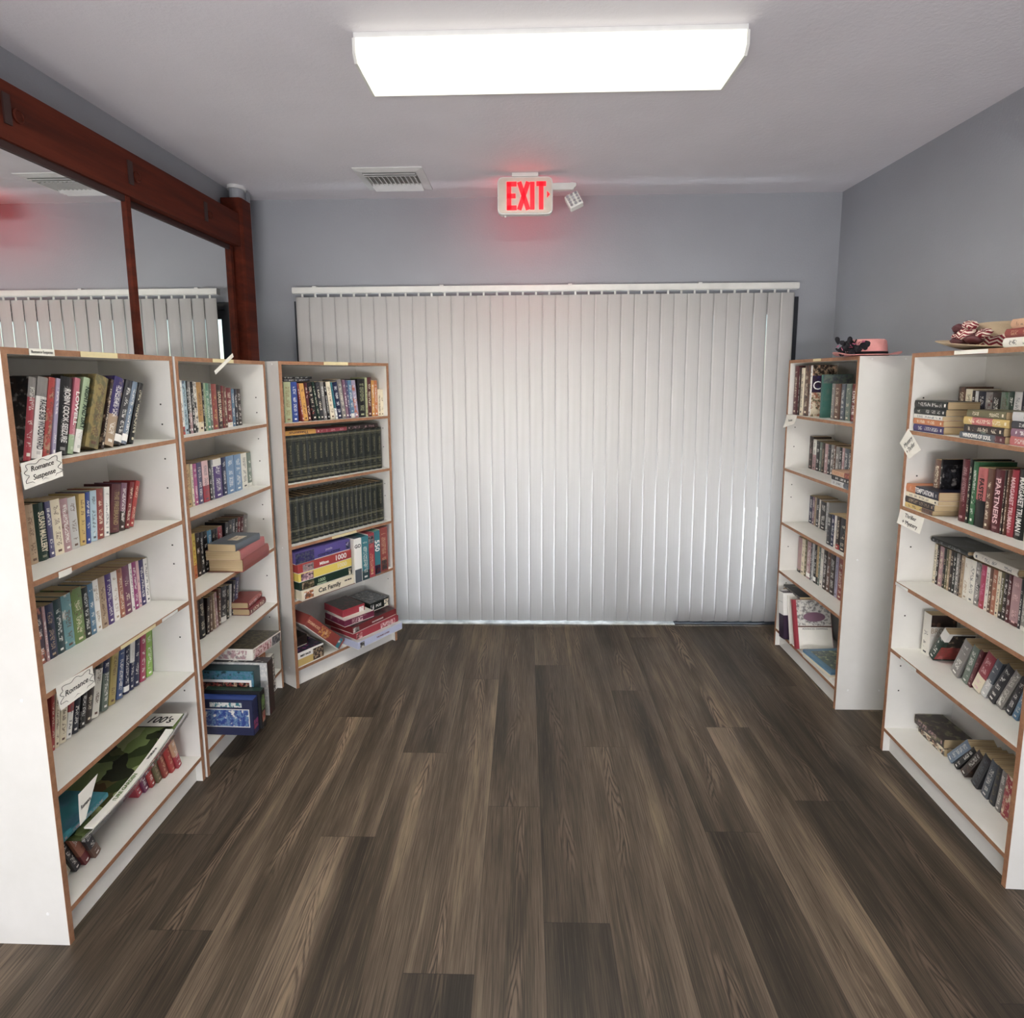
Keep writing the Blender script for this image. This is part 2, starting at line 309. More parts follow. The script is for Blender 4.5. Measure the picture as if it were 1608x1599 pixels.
def book_parts(root, w, d, h, cols, hard, pat=(0, 0, 0), flg=(0, 0, 1), seed=0):
    t = .0025 if hard else .0007; b = min(.006, .2*w) if hard else min(.0025, .08*w); e = .0035 if hard else .0004
    out = []; inn = []
    N = 5
    out.append((0, d)); inn.append((t, d))
    for i in range(N+1):
        a = i/N; x = w*a; y = b*(1-math.sin(PI*a)); out.append((x, y)); inn.append((t+(w-2*t)*a, y+t))
    out.append((w, d)); inn.append((w-t, d))
    n = len(out); vs = [(x, y, z) for z in (0, h) for x, y in out]+[(x, y, z) for z in (0, h) for x, y in inn]; fs = []
    for i in range(n-1):
        fs += [(i, i+1, n+i+1, n+i), (2*n+i+1, 2*n+i, 3*n+i, 3*n+i+1), (i+1, i, 2*n+i, 2*n+i+1), (n+i, n+i+1, 3*n+i+1, 3*n+i)]
    fs += [(0, n, 3*n, 2*n), (n-1, 3*n-1, 4*n-1, 2*n-1)]
    m = MB().add(vs, fs); c = m.obj('cover', M['cover'], root)
    setc(c, cols, pat, (w, h, seed), flg)
    pg = MB().box(t, w-t, b+t+.0005, d-e-(.004 if hard else 0), e, h-e).obj('page_block', M['page'], root)
    return c
CLASH = Matrix.Identity(4)
def book(mtx, w, d, h, cols, hard, label, group, pat=(0, 0, 0), flg=(0, 0, 1), title=None, tcol=None, name=None, seed=None, cat='book'):
    r = empty(name or ('hardback_book' if hard else 'paperback_book'), mtx, label=label, cat=cat, group=group)
    if title: flg = (flg[0], flg[1], .3)
    book_parts(r, w, d, h, cols, hard, pat, flg, random.random()*9 if seed is None else seed)
    if title:
        sz = min(w*.85, .032); zc = .5
        if pat[0] > .1: zc = .42
        if pat[1] > .1: zc = .6
        text(title, sz, colmat(cols[2]), r, T(w*.5, -.0004, h*zc) @ DOWN, fit=h*.80*(1-pat[0]-pat[1]), sx=min(1.5, h*.76/(len(title)*sz*.62)), bold=.0005)
    return r
# ------------------------------------------------------------------ the room
XL, XR, YF, YB, HC = -1.871, 2.081, 4.064, -3.0, 2.925
def struct(name, mb, mat, **k): return tag(mb.obj(name, mat, **k), kind='structure')
def floor():
    vs = []; fs = []; uvs = []; tone = []; pl = []
    P0, PW, PLN = .057, .2105, 1.69
    ends = {0: 1.67, -1: 2.179, -3: 2.517, 1: 2.575, 2: 3.077, -5: 2.80, 3: 2.06, -4: 2.01, 5: 2.233, -2: 1.5, 6: 3.14, -7: 2.01, -6: 1.62, 4: 1.05, 7: 2.6, 8: 1.2, -8: 2.5}
    rnd = random.Random(3)
    for k in range(-10, 11):
        x0 = P0+PW*k; x1 = x0+PW
        if x1 < XL or x0 > XR: continue
        y = ends.get(k, rnd.random()*1.6)
        while y > YB: y -= PLN
        while y < 5.2:
            yy0, yy1 = max(y, YB-.1), min(y+PLN, 5.2)
            if yy1 > yy0:
                a, b = max(x0, XL-.05), min(x1, XR+.05); i = len(vs)
                vs += [(a, yy0, 0), (b, yy0, 0), (b, yy1, 0), (a, yy1, 0)]; fs.append((i, i+1, i+2, i+3))
                uvs.append([(a-x0, yy0-y), (b-x0, yy0-y), (b-x0, yy1-y), (a-x0, yy1-y)]); tone.append(rnd.random()); pl.append(PLN)
            y += PLN
    ys = [YB-.1, 5.2]
    me = bpy.data.meshes.new('floor'); me.from_pydata(vs, [], fs); me.materials.append(M['floor'])
    u = me.uv_layers.new(name='UVMap')
    for p in me.polygons:
        for j, li in enumerate(p.loop_indices): u.data[li].uv = uvs[p.index][j]
    for nm, dat in (('tone', tone), ('plen', pl)):
        at = me.attributes.new(nm, 'FLOAT', 'FACE')
        for i, v in enumerate(dat): at.data[i].value = v
    o = bpy.data.objects.new('floor', me); COL.objects.link(o); tag(o, kind='structure')
    # body under the planks
    struct('floor_slab', MB().box(XL-.1, XR+.1, YB-.1, YF+.0, -.12, -.002), M['concrete'])
floor()
struct('ceiling', MB().box(XL-.1, XR+.1, YB-.1, YF+.1, HC, HC+.1), M['ceiling'])
struct('wall_left', MB().box(XL-.1, XL, YB-.1, YF+.1, 0, HC), M['wall'])
struct('wall_right', MB().box(XR, XR+.1, YB-.1, YF+.1, 0, HC), M['wall'])
DX0, DX1, DZ = -1.578, 1.836, 2.262     # sliding door opening
struct('wall_far', MB().box(XL, DX0, YF, YF+.12, 0, HC).box(DX1, XR, YF, YF+.12, 0, HC).box(DX0, DX1, YF, YF+.12, DZ, HC), M['wall'])
struct('wall_near', MB().box(XL, XR, YB-.1, YB, 2.35, HC).box(XL, XR, YB-.1, YB, 0, .35).box(1.05, XR, YB-.1, YB, .35, 2.35), M['wall'])
struct('window_1', MB().box(-1.87, -1.80, YB-.09, YB-.02, .35, 2.35).box(.98, 1.05, YB-.09, YB-.02, .35, 2.35).box(-1.8, .98, YB-.09, YB-.02, .35, .42).box(-1.8, .98, YB-.09, YB-.02, 2.28, 2.35).box(-.44, -.38, YB-.09, YB-.02, .42, 2.28), M['dark_frame'])
struct('ground_outside', MB().box(-8, 8, YF+.25, 16, -.2, -.1).box(-8, 8, -16, YB-.12, -.2, -.1), M['concrete'])
# sliding glass door behind the blinds
dr = tag(MB().box(DX0, DX0+.05, YF+.004, YF+.11, 0, DZ).box(DX1-.05, DX1, YF+.004, YF+.11, 0, DZ).box(DX0, DX1, YF+.02, YF+.11, DZ-.05, DZ).box(DX0, DX1, YF+.02, YF+.11, 0, .035).obj('door_1', M['dark_frame']), kind='structure')
for i in range(3):
    a = DX0+.05+i*(DX1-DX0-.1)/3; b = a+(DX1-DX0-.1)/3; yy = YF+.045+.03*(i % 2)
    f = MB()
    f.box(a, a+.045, yy, yy+.025, .035, DZ-.05).box(b-.045, b, yy, yy+.025, .035, DZ-.05).box(a+.045, b-.045, yy, yy+.025, .035, .1).box(a+.045, b-.045, yy, yy+.025, DZ-.11, DZ-.05)
    fo = f.obj('door_sash', M['dark_frame'], dr); MB().box(a+.045, b-.045, yy+.01, yy+.015, .1, DZ-.11).obj('glass_pane', M['glass'], fo)
struct('trim_1', MB().box(DX0, 1.05, 3.950, YF+.003, 0, .006), M['sill'])
struct('trim_2', MB().box(1.05, DX1, 3.962, YF+.003, 0, .005), M['dark_frame'])
# timber header beam with plugs, post and end strip on the mirror wall
bm = struct('trim_3', MB().box(-1.86, -1.75, -1.5, 3.70, 2.548, 2.742), M['redwood'])
for y in (1.46, 2.085, 2.71, 3.33):
    MB().box(-1.7505, -1.744, y-.035, y-.005, 2.60, 2.70, 0).obj('mortise_plug', M['plug_shade_brown'], bm)
    b_ = MB().lathe([(.024, 0), (.024, .006), (.018, .008), (.016, .004), (0.001, .004)], 20).obj('bolt_ring', M['redwood'], bm); b_.matrix_basis = T(-1.75, y+.025, 2.645) @ RY(90)
struct('trim_4', MB().prism([(-1.86, 3.70), (-1.745, 3.70), (-1.735, 3.72), (-1.735, 3.83), (-1.745, 3.85), (-1.86, 3.85)], 0, 2.84), M['redwood'], bevel=.003)
struct('trim_5', MB().prism([(-1.795+.042*math.cos(a), 3.785+.055*math.sin(a)) for a in [2*PI*i/24 for i in range(24)]], 2.84, 2.905), M['wall'])
struct('trim_6', MB().prism([(-1.795+.052*math.cos(a), 3.785+.066*math.sin(a)) for a in [2*PI*i/24 for i in range(24)]], 2.905, 2.925), M['white_metal'])
struct('trim_7', MB().box(-1.87, -1.765, 3.851, 3.90, 0, HC), M['wall'])
struct('baseboard_right', MB().box(XR-.012, XR, YB, YF, 0, .09), M['white_metal'])
# mirror panels
MX = -1.798
for i, (y0, y1, off, lab) in enumerate(((.2, 1.475, 0, 'long sliding mirror panel in a dark frame, left of the view'), (1.46, 2.69, .028, 'sliding mirror panel above the near left bookcase, reflecting the ceiling vent'), (2.665, 3.67, 0, 'sliding mirror panel above the middle left bookcase, next to the post'))):
    r = empty('mirror_panel', T(MX, y0, .03), label=lab, cat='mirror', group='mirror panels on the left wall'); L = y1-y0
    x = off
    MB().box(x-.010, x, .03, L-.03, .03, 2.49).obj('mirror_glass', M['mirror'], r)
    MB().box(x-.014, x+.012, 0, .03, 0, 2.515).box(x-.014, x+.012, L-.03, L, 0, 2.515).box(x-.014, x+.008, .03, L-.03, 0, .03).obj('frame', M['redwood'], r); MB().box(x-.014, x+.008, .03, L-.03, 2.49, 2.517).obj('shaded_top_rail', M['plug_shade_brown'], r)  # top rail coloured dark to paint in the shade under the beam
struct('trim_8', MB().box(-1.84, -1.752, .0, 3.70, 0, .028), M['redwood'])
# ------------------------------------------------------------------ vertical blind
vb = empty('vertical_blind', T(0, 3.974, 0), label='white vertical blind drawn closed across the wide sliding door', cat='blind')
MB().box(-1.545, 1.785, -.022, .022, 2.298, 2.338).box(-1.545, 1.785, -.026, -.022, 2.303, 2.333).obj('headrail', M['white_plastic'], vb, bevel=.002)
hb = MB()
for x in (-1.40, -.55, .3, 1.15): hb.box(x-.012, x+.012, -.012, .09, 2.338, 2.347)
hb.obj('mounting_bracket', M['white_metal'], vb)
NV = 38; pitch = 3.295/NV
def vane_mesh(seed):
    rr = random.Random(seed); m = MB(); n = 8; W = .0895; vs = []; z0, z1 = .020, 2.276
    for z in (z0, z1):
        for s in (0, 1):
            for i in range(n+1):
                a = i/n-.5; vs.append((a*W, -.003*(1-4*a*a)+s*.0008, z))
    k = n+1; fs = []
    for i in range(n):
        fs += [(i, i+1, 2*k+i+1, 2*k+i), (k+i+1, k+i, 3*k+i, 3*k+i+1), (i+1, i, k+i, k+i+1), (2*k+i, 2*k+i+1, 3*k+i+1, 3*k+i)]
    fs += [(0, 2*k, 3*k, k), (n, k+n, 3*k+n, 2*k+n)]
    return m.add(vs, fs).mesh('vane', M['vane'], smooth=False)
vm = vane_mesh(0)
for p in vm.polygons: p.use_smooth = True
rv = random.Random(5)
for i in range(NV):
    x = -1.528+pitch*(i+.5); o = bpy.data.objects.new('vane', vm); COL.objects.link(o); o.parent = vb
    o.location = (x, 0, 0 if i > 1 else 0); o.rotation_euler = (0, math.radians(rv.uniform(-.03, .03)), math.radians(5+rv.uniform(-.7, .7)))
    MB().box(x-.006, x+.006, -.003, .003, 2.274, 2.30).obj('vane_clip', M['white_plastic'], vb)
# ------------------------------------------------------------------ ceiling light, vent, exit sign
cl = empty('ceiling_light', T(.087, 2.31, HC), label='long white fluorescent ceiling light, switched on', cat='light')
MB().box(-.677, .677, -.135, .135, -.026, 0).obj('housing', M['white_metal'], cl, bevel=.002)
lp = [(-.142, -.022), (-.142, -.070), (-.120, -.095), (.120, -.095), (.142, -.070), (.142, -.022)]
m_ = MB(); vs = [(x, y, z) for x in (-.668, .668) for y, z in lp]; n6 = 6
m_.add(vs, [(i, (i+1) % 6, (i+1) % 6+6, i+6) for i in range(6)]+[(5, 4, 3, 2, 1, 0), (6, 7, 8, 9, 10, 11)]); m_.obj('diffuser_lens', M['lens'], cl)
for s in (-1, 1):
    e = MB(); x = s*.674
    e.add([(x-.005, y*1.01, z-.001) for y, z in lp]+[(x+.005, y*1.01, z-.001) for y, z in lp], [(i, (i+1) % 6, (i+1) % 6+6, i+6) for i in range(6)]+[(5, 4, 3, 2, 1, 0), (6, 7, 8, 9, 10, 11)]); e.obj('end_cap', M['white_plastic'], cl)
vt = empty('ceiling_vent', T(-.78, 3.68, HC), label='square white air vent in the ceiling, left of the exit sign', cat='vent')
f = MB(); a, b = .2, .155
f.add([(-a, -a, -.004), (a, -a, -.004), (a, a, -.004), (-a, a, -.004), (-b, -b, -.014), (b, -b, -.014), (b, b, -.014), (-b, b, -.014), (-a, -a, 0), (a, -a, 0), (a, a, 0), (-a, a, 0), (-b, -b, 0), (b, -b, 0), (b, b, 0), (-b, b, 0)], [(i, (i+1) % 4, (i+1) % 4+4, i+4) for i in range(4)]+[(i, (i+1) % 4, (i+1) % 4+8, i+8) for i in range(4)]+[(i+4, (i+1) % 4+4, (i+1) % 4+12, i+12) for i in range(4)])
f.obj('frame', M['white_metal'], vt)
MB().box(-b, b, -b, b, -.003, -.0005).obj('duct_plate', plain('vent_grey', '9a9892', .7), vt)
for y, ang in ((-.14, 35), (-.105, 35), (.145, -35), (.115, -35), (.085, -35)):
    MB().box(-b+.003, b-.003, -.016, .016, -.0012, .0012, mat=T(0, y, -.014) @ RX(ang)).obj('louvre', M['white_metal'], vt)
for i in range(11):
    x = -.135+i*.027; MB().box(-.011, .011, -.07, .055, -.0008, .0008, mat=T(x, 0, -.014) @ RY(40)).obj('louvre', M['white_metal'], vt)
es = empty('exit_sign', T(.005, 3.6, 2.925), label='white exit sign with glowing red letters and a side lamp', cat='sign')
MB().box(-.078, .078, .0, .07, -.022, 0).obj('canopy', M['white_plastic'], es, bevel=.004)
def rrect(x0, x1, z0, z1, r, n=6):
    P = []
    for cx, cz, a0 in ((x1-r, z1-r, 0), (x0+r, z1-r, 90), (x0+r, z0+r, 180), (x1-r, z0+r, 270)):
        P += [(cx+r*math.cos(math.radians(a0+90*i/n)), cz+r*math.sin(math.radians(a0+90*i/n))) for i in range(n+1)]
    return P
XZ = Matrix(((1, 0, 0, 0), (0, 0, 1, 0), (0, 1, 0, 0), (0, 0, 0, 1)))
MB().prism(rrect(-.162, .162, -.234, -.024, .03), .004, .05, XZ).obj('housing', M['white_plastic'], es)
MB().prism(rrect(-.155, .155, -.227, -.031, .025), -.001, .006, XZ).obj('face_plate', M['sign_face'], es)
L_ = MB(); lh = .155; z0 = -.21; st = .028
def seg(x0, z0_, x1, z1_, wd=.026):
    d = Vector((x1-x0, 0, z1_-z0_)).normalized(); nn = Vector((-d.z, 0, d.x))*wd/2
    P = [Vector((x0, 0, z0_))+nn, Vector((x0, 0, z0_))-nn, Vector((x1, 0, z1_))-nn, Vector((x1, 0, z1_))+nn]
    L_.add([(p.x, -.006, p.z) for p in P]+[(p.x, -.0015, p.z) for p in P], [(0, 1, 2, 3), (7, 6, 5, 4), (0, 4, 5, 1), (1, 5, 6, 2), (2, 6, 7, 3), (3, 7, 4, 0)])
zt = z0+lh
seg(-.095, z0, -.095, zt); seg(-.106, zt-.011, -.05, zt-.011); seg(-.106, z0+lh/2, -.056, z0+lh/2); seg(-.106, z0+.011, -.05, z0+.011)
seg(-.035, z0, .018, zt); seg(-.035, zt, .018, z0); seg(.042, z0, .042, zt); seg(.066, zt-.011, .122, zt-.011); seg(.094, z0, .094, zt)
L_.obj('exit_lettering', M['red_led'], es)
MB().prism([(.128, -.145), (.146, -.125), (.128, -.105)], -.003, -.0015, XZ).obj('direction_arrow', M['red_led'], es)
MB().box(.162, .285, .012, .04, -.095, -.058).add([(.27, .01, -.10), (.30, .01, -.075), (.30, .01, -.06), (.27, .01, -.055), (.27, .045, -.10), (.30, .045, -.075), (.30, .045, -.06), (.27, .045, -.055)], [(0, 1, 2, 3), (7, 6, 5, 4), (0, 4, 5, 1), (1, 5, 6, 2), (2, 6, 7, 3), (3, 7, 4, 0)]).obj('lamp_arm', M['white_plastic'], es)
lh_ = MB().box(-.042, .042, -.012, .03, -.045, .045).obj('lamp_head', M['white_plastic'], es, bevel=.008); lh_.matrix_basis = T(.285, -.01, -.165) @ RY(-25) @ RX(-20)
for i in range(3):
    for j in range(4):
        c_ = MB().lathe([(.003, 0), (.0085, -.006), (.0085, -.008)], 10).obj('reflector_cell', M['lampglow'], lh_); c_.matrix_basis = T(-.026+i*.026, -.012, -.030+j*.020) @ RX(-90)
MB().box(-.11, .11, .0505, .053, -.215, -.06).obj('rear_lettering_panel', plain('red_rear_panel', 'a01818', .4, emit=((1, .02, .03), 4.8)), es)
MB().lathe([(.006, -.01), (.006, 0)], 10, -.118, .02).obj('test_button', M['white_plastic'], es).matrix_basis = T(0, 0, -.236)
# ------------------------------------------------------------------ bookcases
UNIT = {'l1': (-1.4141, 1.5640, -.0093, 'near left'), 'l2': (-1.3995, 2.3330, -.0312, 'middle left'), 'l3': (-1.2924, 3.0684, -.6082, 'corner'), 'r1': (1.6315, 1.8254, -.0416, 'near right'), 'r2': (1.6198, 2.9070, -.0009, 'far right')}
BW, BH, BD = .762, 1.83, .30
SZ = {'top': 1.5, 'second': 1.165, 'third': .82, 'fourth': .505, 'bottom': .115}
UM = {}
for k, (x, y, a, nm) in UNIT.items():
    d = Vector((-math.sin(a), math.cos(a), 0)); n_ = Vector((math.cos(a), math.sin(a), 0)); P = Vector((x, y, 0))
    if k[0] == 'l': o, ex, ey = P, d, -n_
    else: o, ex, ey = P+d*BW, -d, n_
    UM[k] = Matrix(((ex.x, ey.x, 0, o.x), (ex.y, ey.y, 0, o.y), (0, 0, 1, 0), (0, 0, 0, 1)))
def at(k, x, y, z): return UM[k] @ T(x, y, z)
BL = {'l1': 'tall white bookcase nearest on the left wall, romance sign on its shelf', 'l2': 'tall white bookcase in the middle of the left row', 'l3': 'tall white bookcase turned across the far left corner, holding encyclopedias', 'r1': 'tall white bookcase nearest on the right, straw hat on top', 'r2': 'tall white bookcase at the far right, pink hat on top'}
def panel(name, root, x0, x1, y0, y1, z0, z1, band=None):
    p = MB().box(x0, x1, y0, y1, z0, z1).obj(name, M['lam'], root)
    if band: MB().box(x0, x1, y0-.0015, y0, z0, z1).obj('edge_band', M['edge'], p)
    return p
for k in UNIT:
    r = empty('bookcase', UM[k], label=BL[k], cat='bookcase', group='white bookcases around the room')
    panel('side_panel', r, 0, .018, .0015, BD, 0, BH, 1); panel('side_panel', r, BW-.018, BW, .0015, BD, 0, BH, 1)
    panel('top_panel', r, .018, BW-.018, .0015, BD, BH-.018, BH, 1)
    for s, z in SZ.items(): panel('shelf', r, .018, BW-.018, .0015, BD-.008, z-.016, z, 1)
    panel('kickboard', r, .018, BW-.018, .03, .045, 0, .098)
    panel('back_panel', r, .018, BW-.018, BD-.007, BD-.001, .02, BH-.018)
    pn = MB()
    for z in (.30, .42, .66, .98, 1.06, 1.30, 1.42, 1.56, 1.64):
        for y in (.05,):
            for x in (.0183, BW-.0183):
                pn.box(x-.0006, x+.0006, y-.003, y+.003, z-.003, z+.003)
    pn.obj('peg_holes', M['pin'], r)
    cp = MB()
    for z in (.108, .81, 1.815):
        for y in (.06, .22):
            for s, x in ((-1, 0), (1, BW)): cp.add([(x+s*.0012 if i < 8 else x, y+.005*math.cos(PI*i/4), z+.005*math.sin(PI*i/4)) for i in range(16)], [tuple(range(8))]+[(i, (i+1) % 8, (i+1) % 8+8, i+8) for i in range(8)])
    cp.obj('screw_caps', M['cap'], r)

def pack(items, x, x1=.7425):
    """least base positions so that leaning books (width, height, lean) just touch"""
    out = []
    def edges(w_, h_, L):
        t = math.radians(L); c, s = math.cos(t), math.sin(t); P = [(a*c+b*s, -a*s+b*c) for a, b in ((0, 0), (w_, 0), (w_, h_), (0, h_))]; lo = min(p[1] for p in P); E = {}
        for n in range(60):
            zz = n*.005+.0005; xs = []
            for i in range(4):
                (a, b), (c2, d) = P[i], P[(i+1) % 4]; b -= lo; d -= lo
                if (b-zz)*(d-zz) < 0: xs.append(a+(c2-a)*(zz-b)/(d-b))
            if xs: E[n] = (min(xs), max(xs))
        return E
    prev = []
    for it in items:
        E = edges(*it)
        for px, PE in prev[-3:]:
            x = max([x]+[px+PE[n][1]-E[n][0]+.0008 for n in E if n in PE])
        out.append(x); prev.append((x, E))
    return out

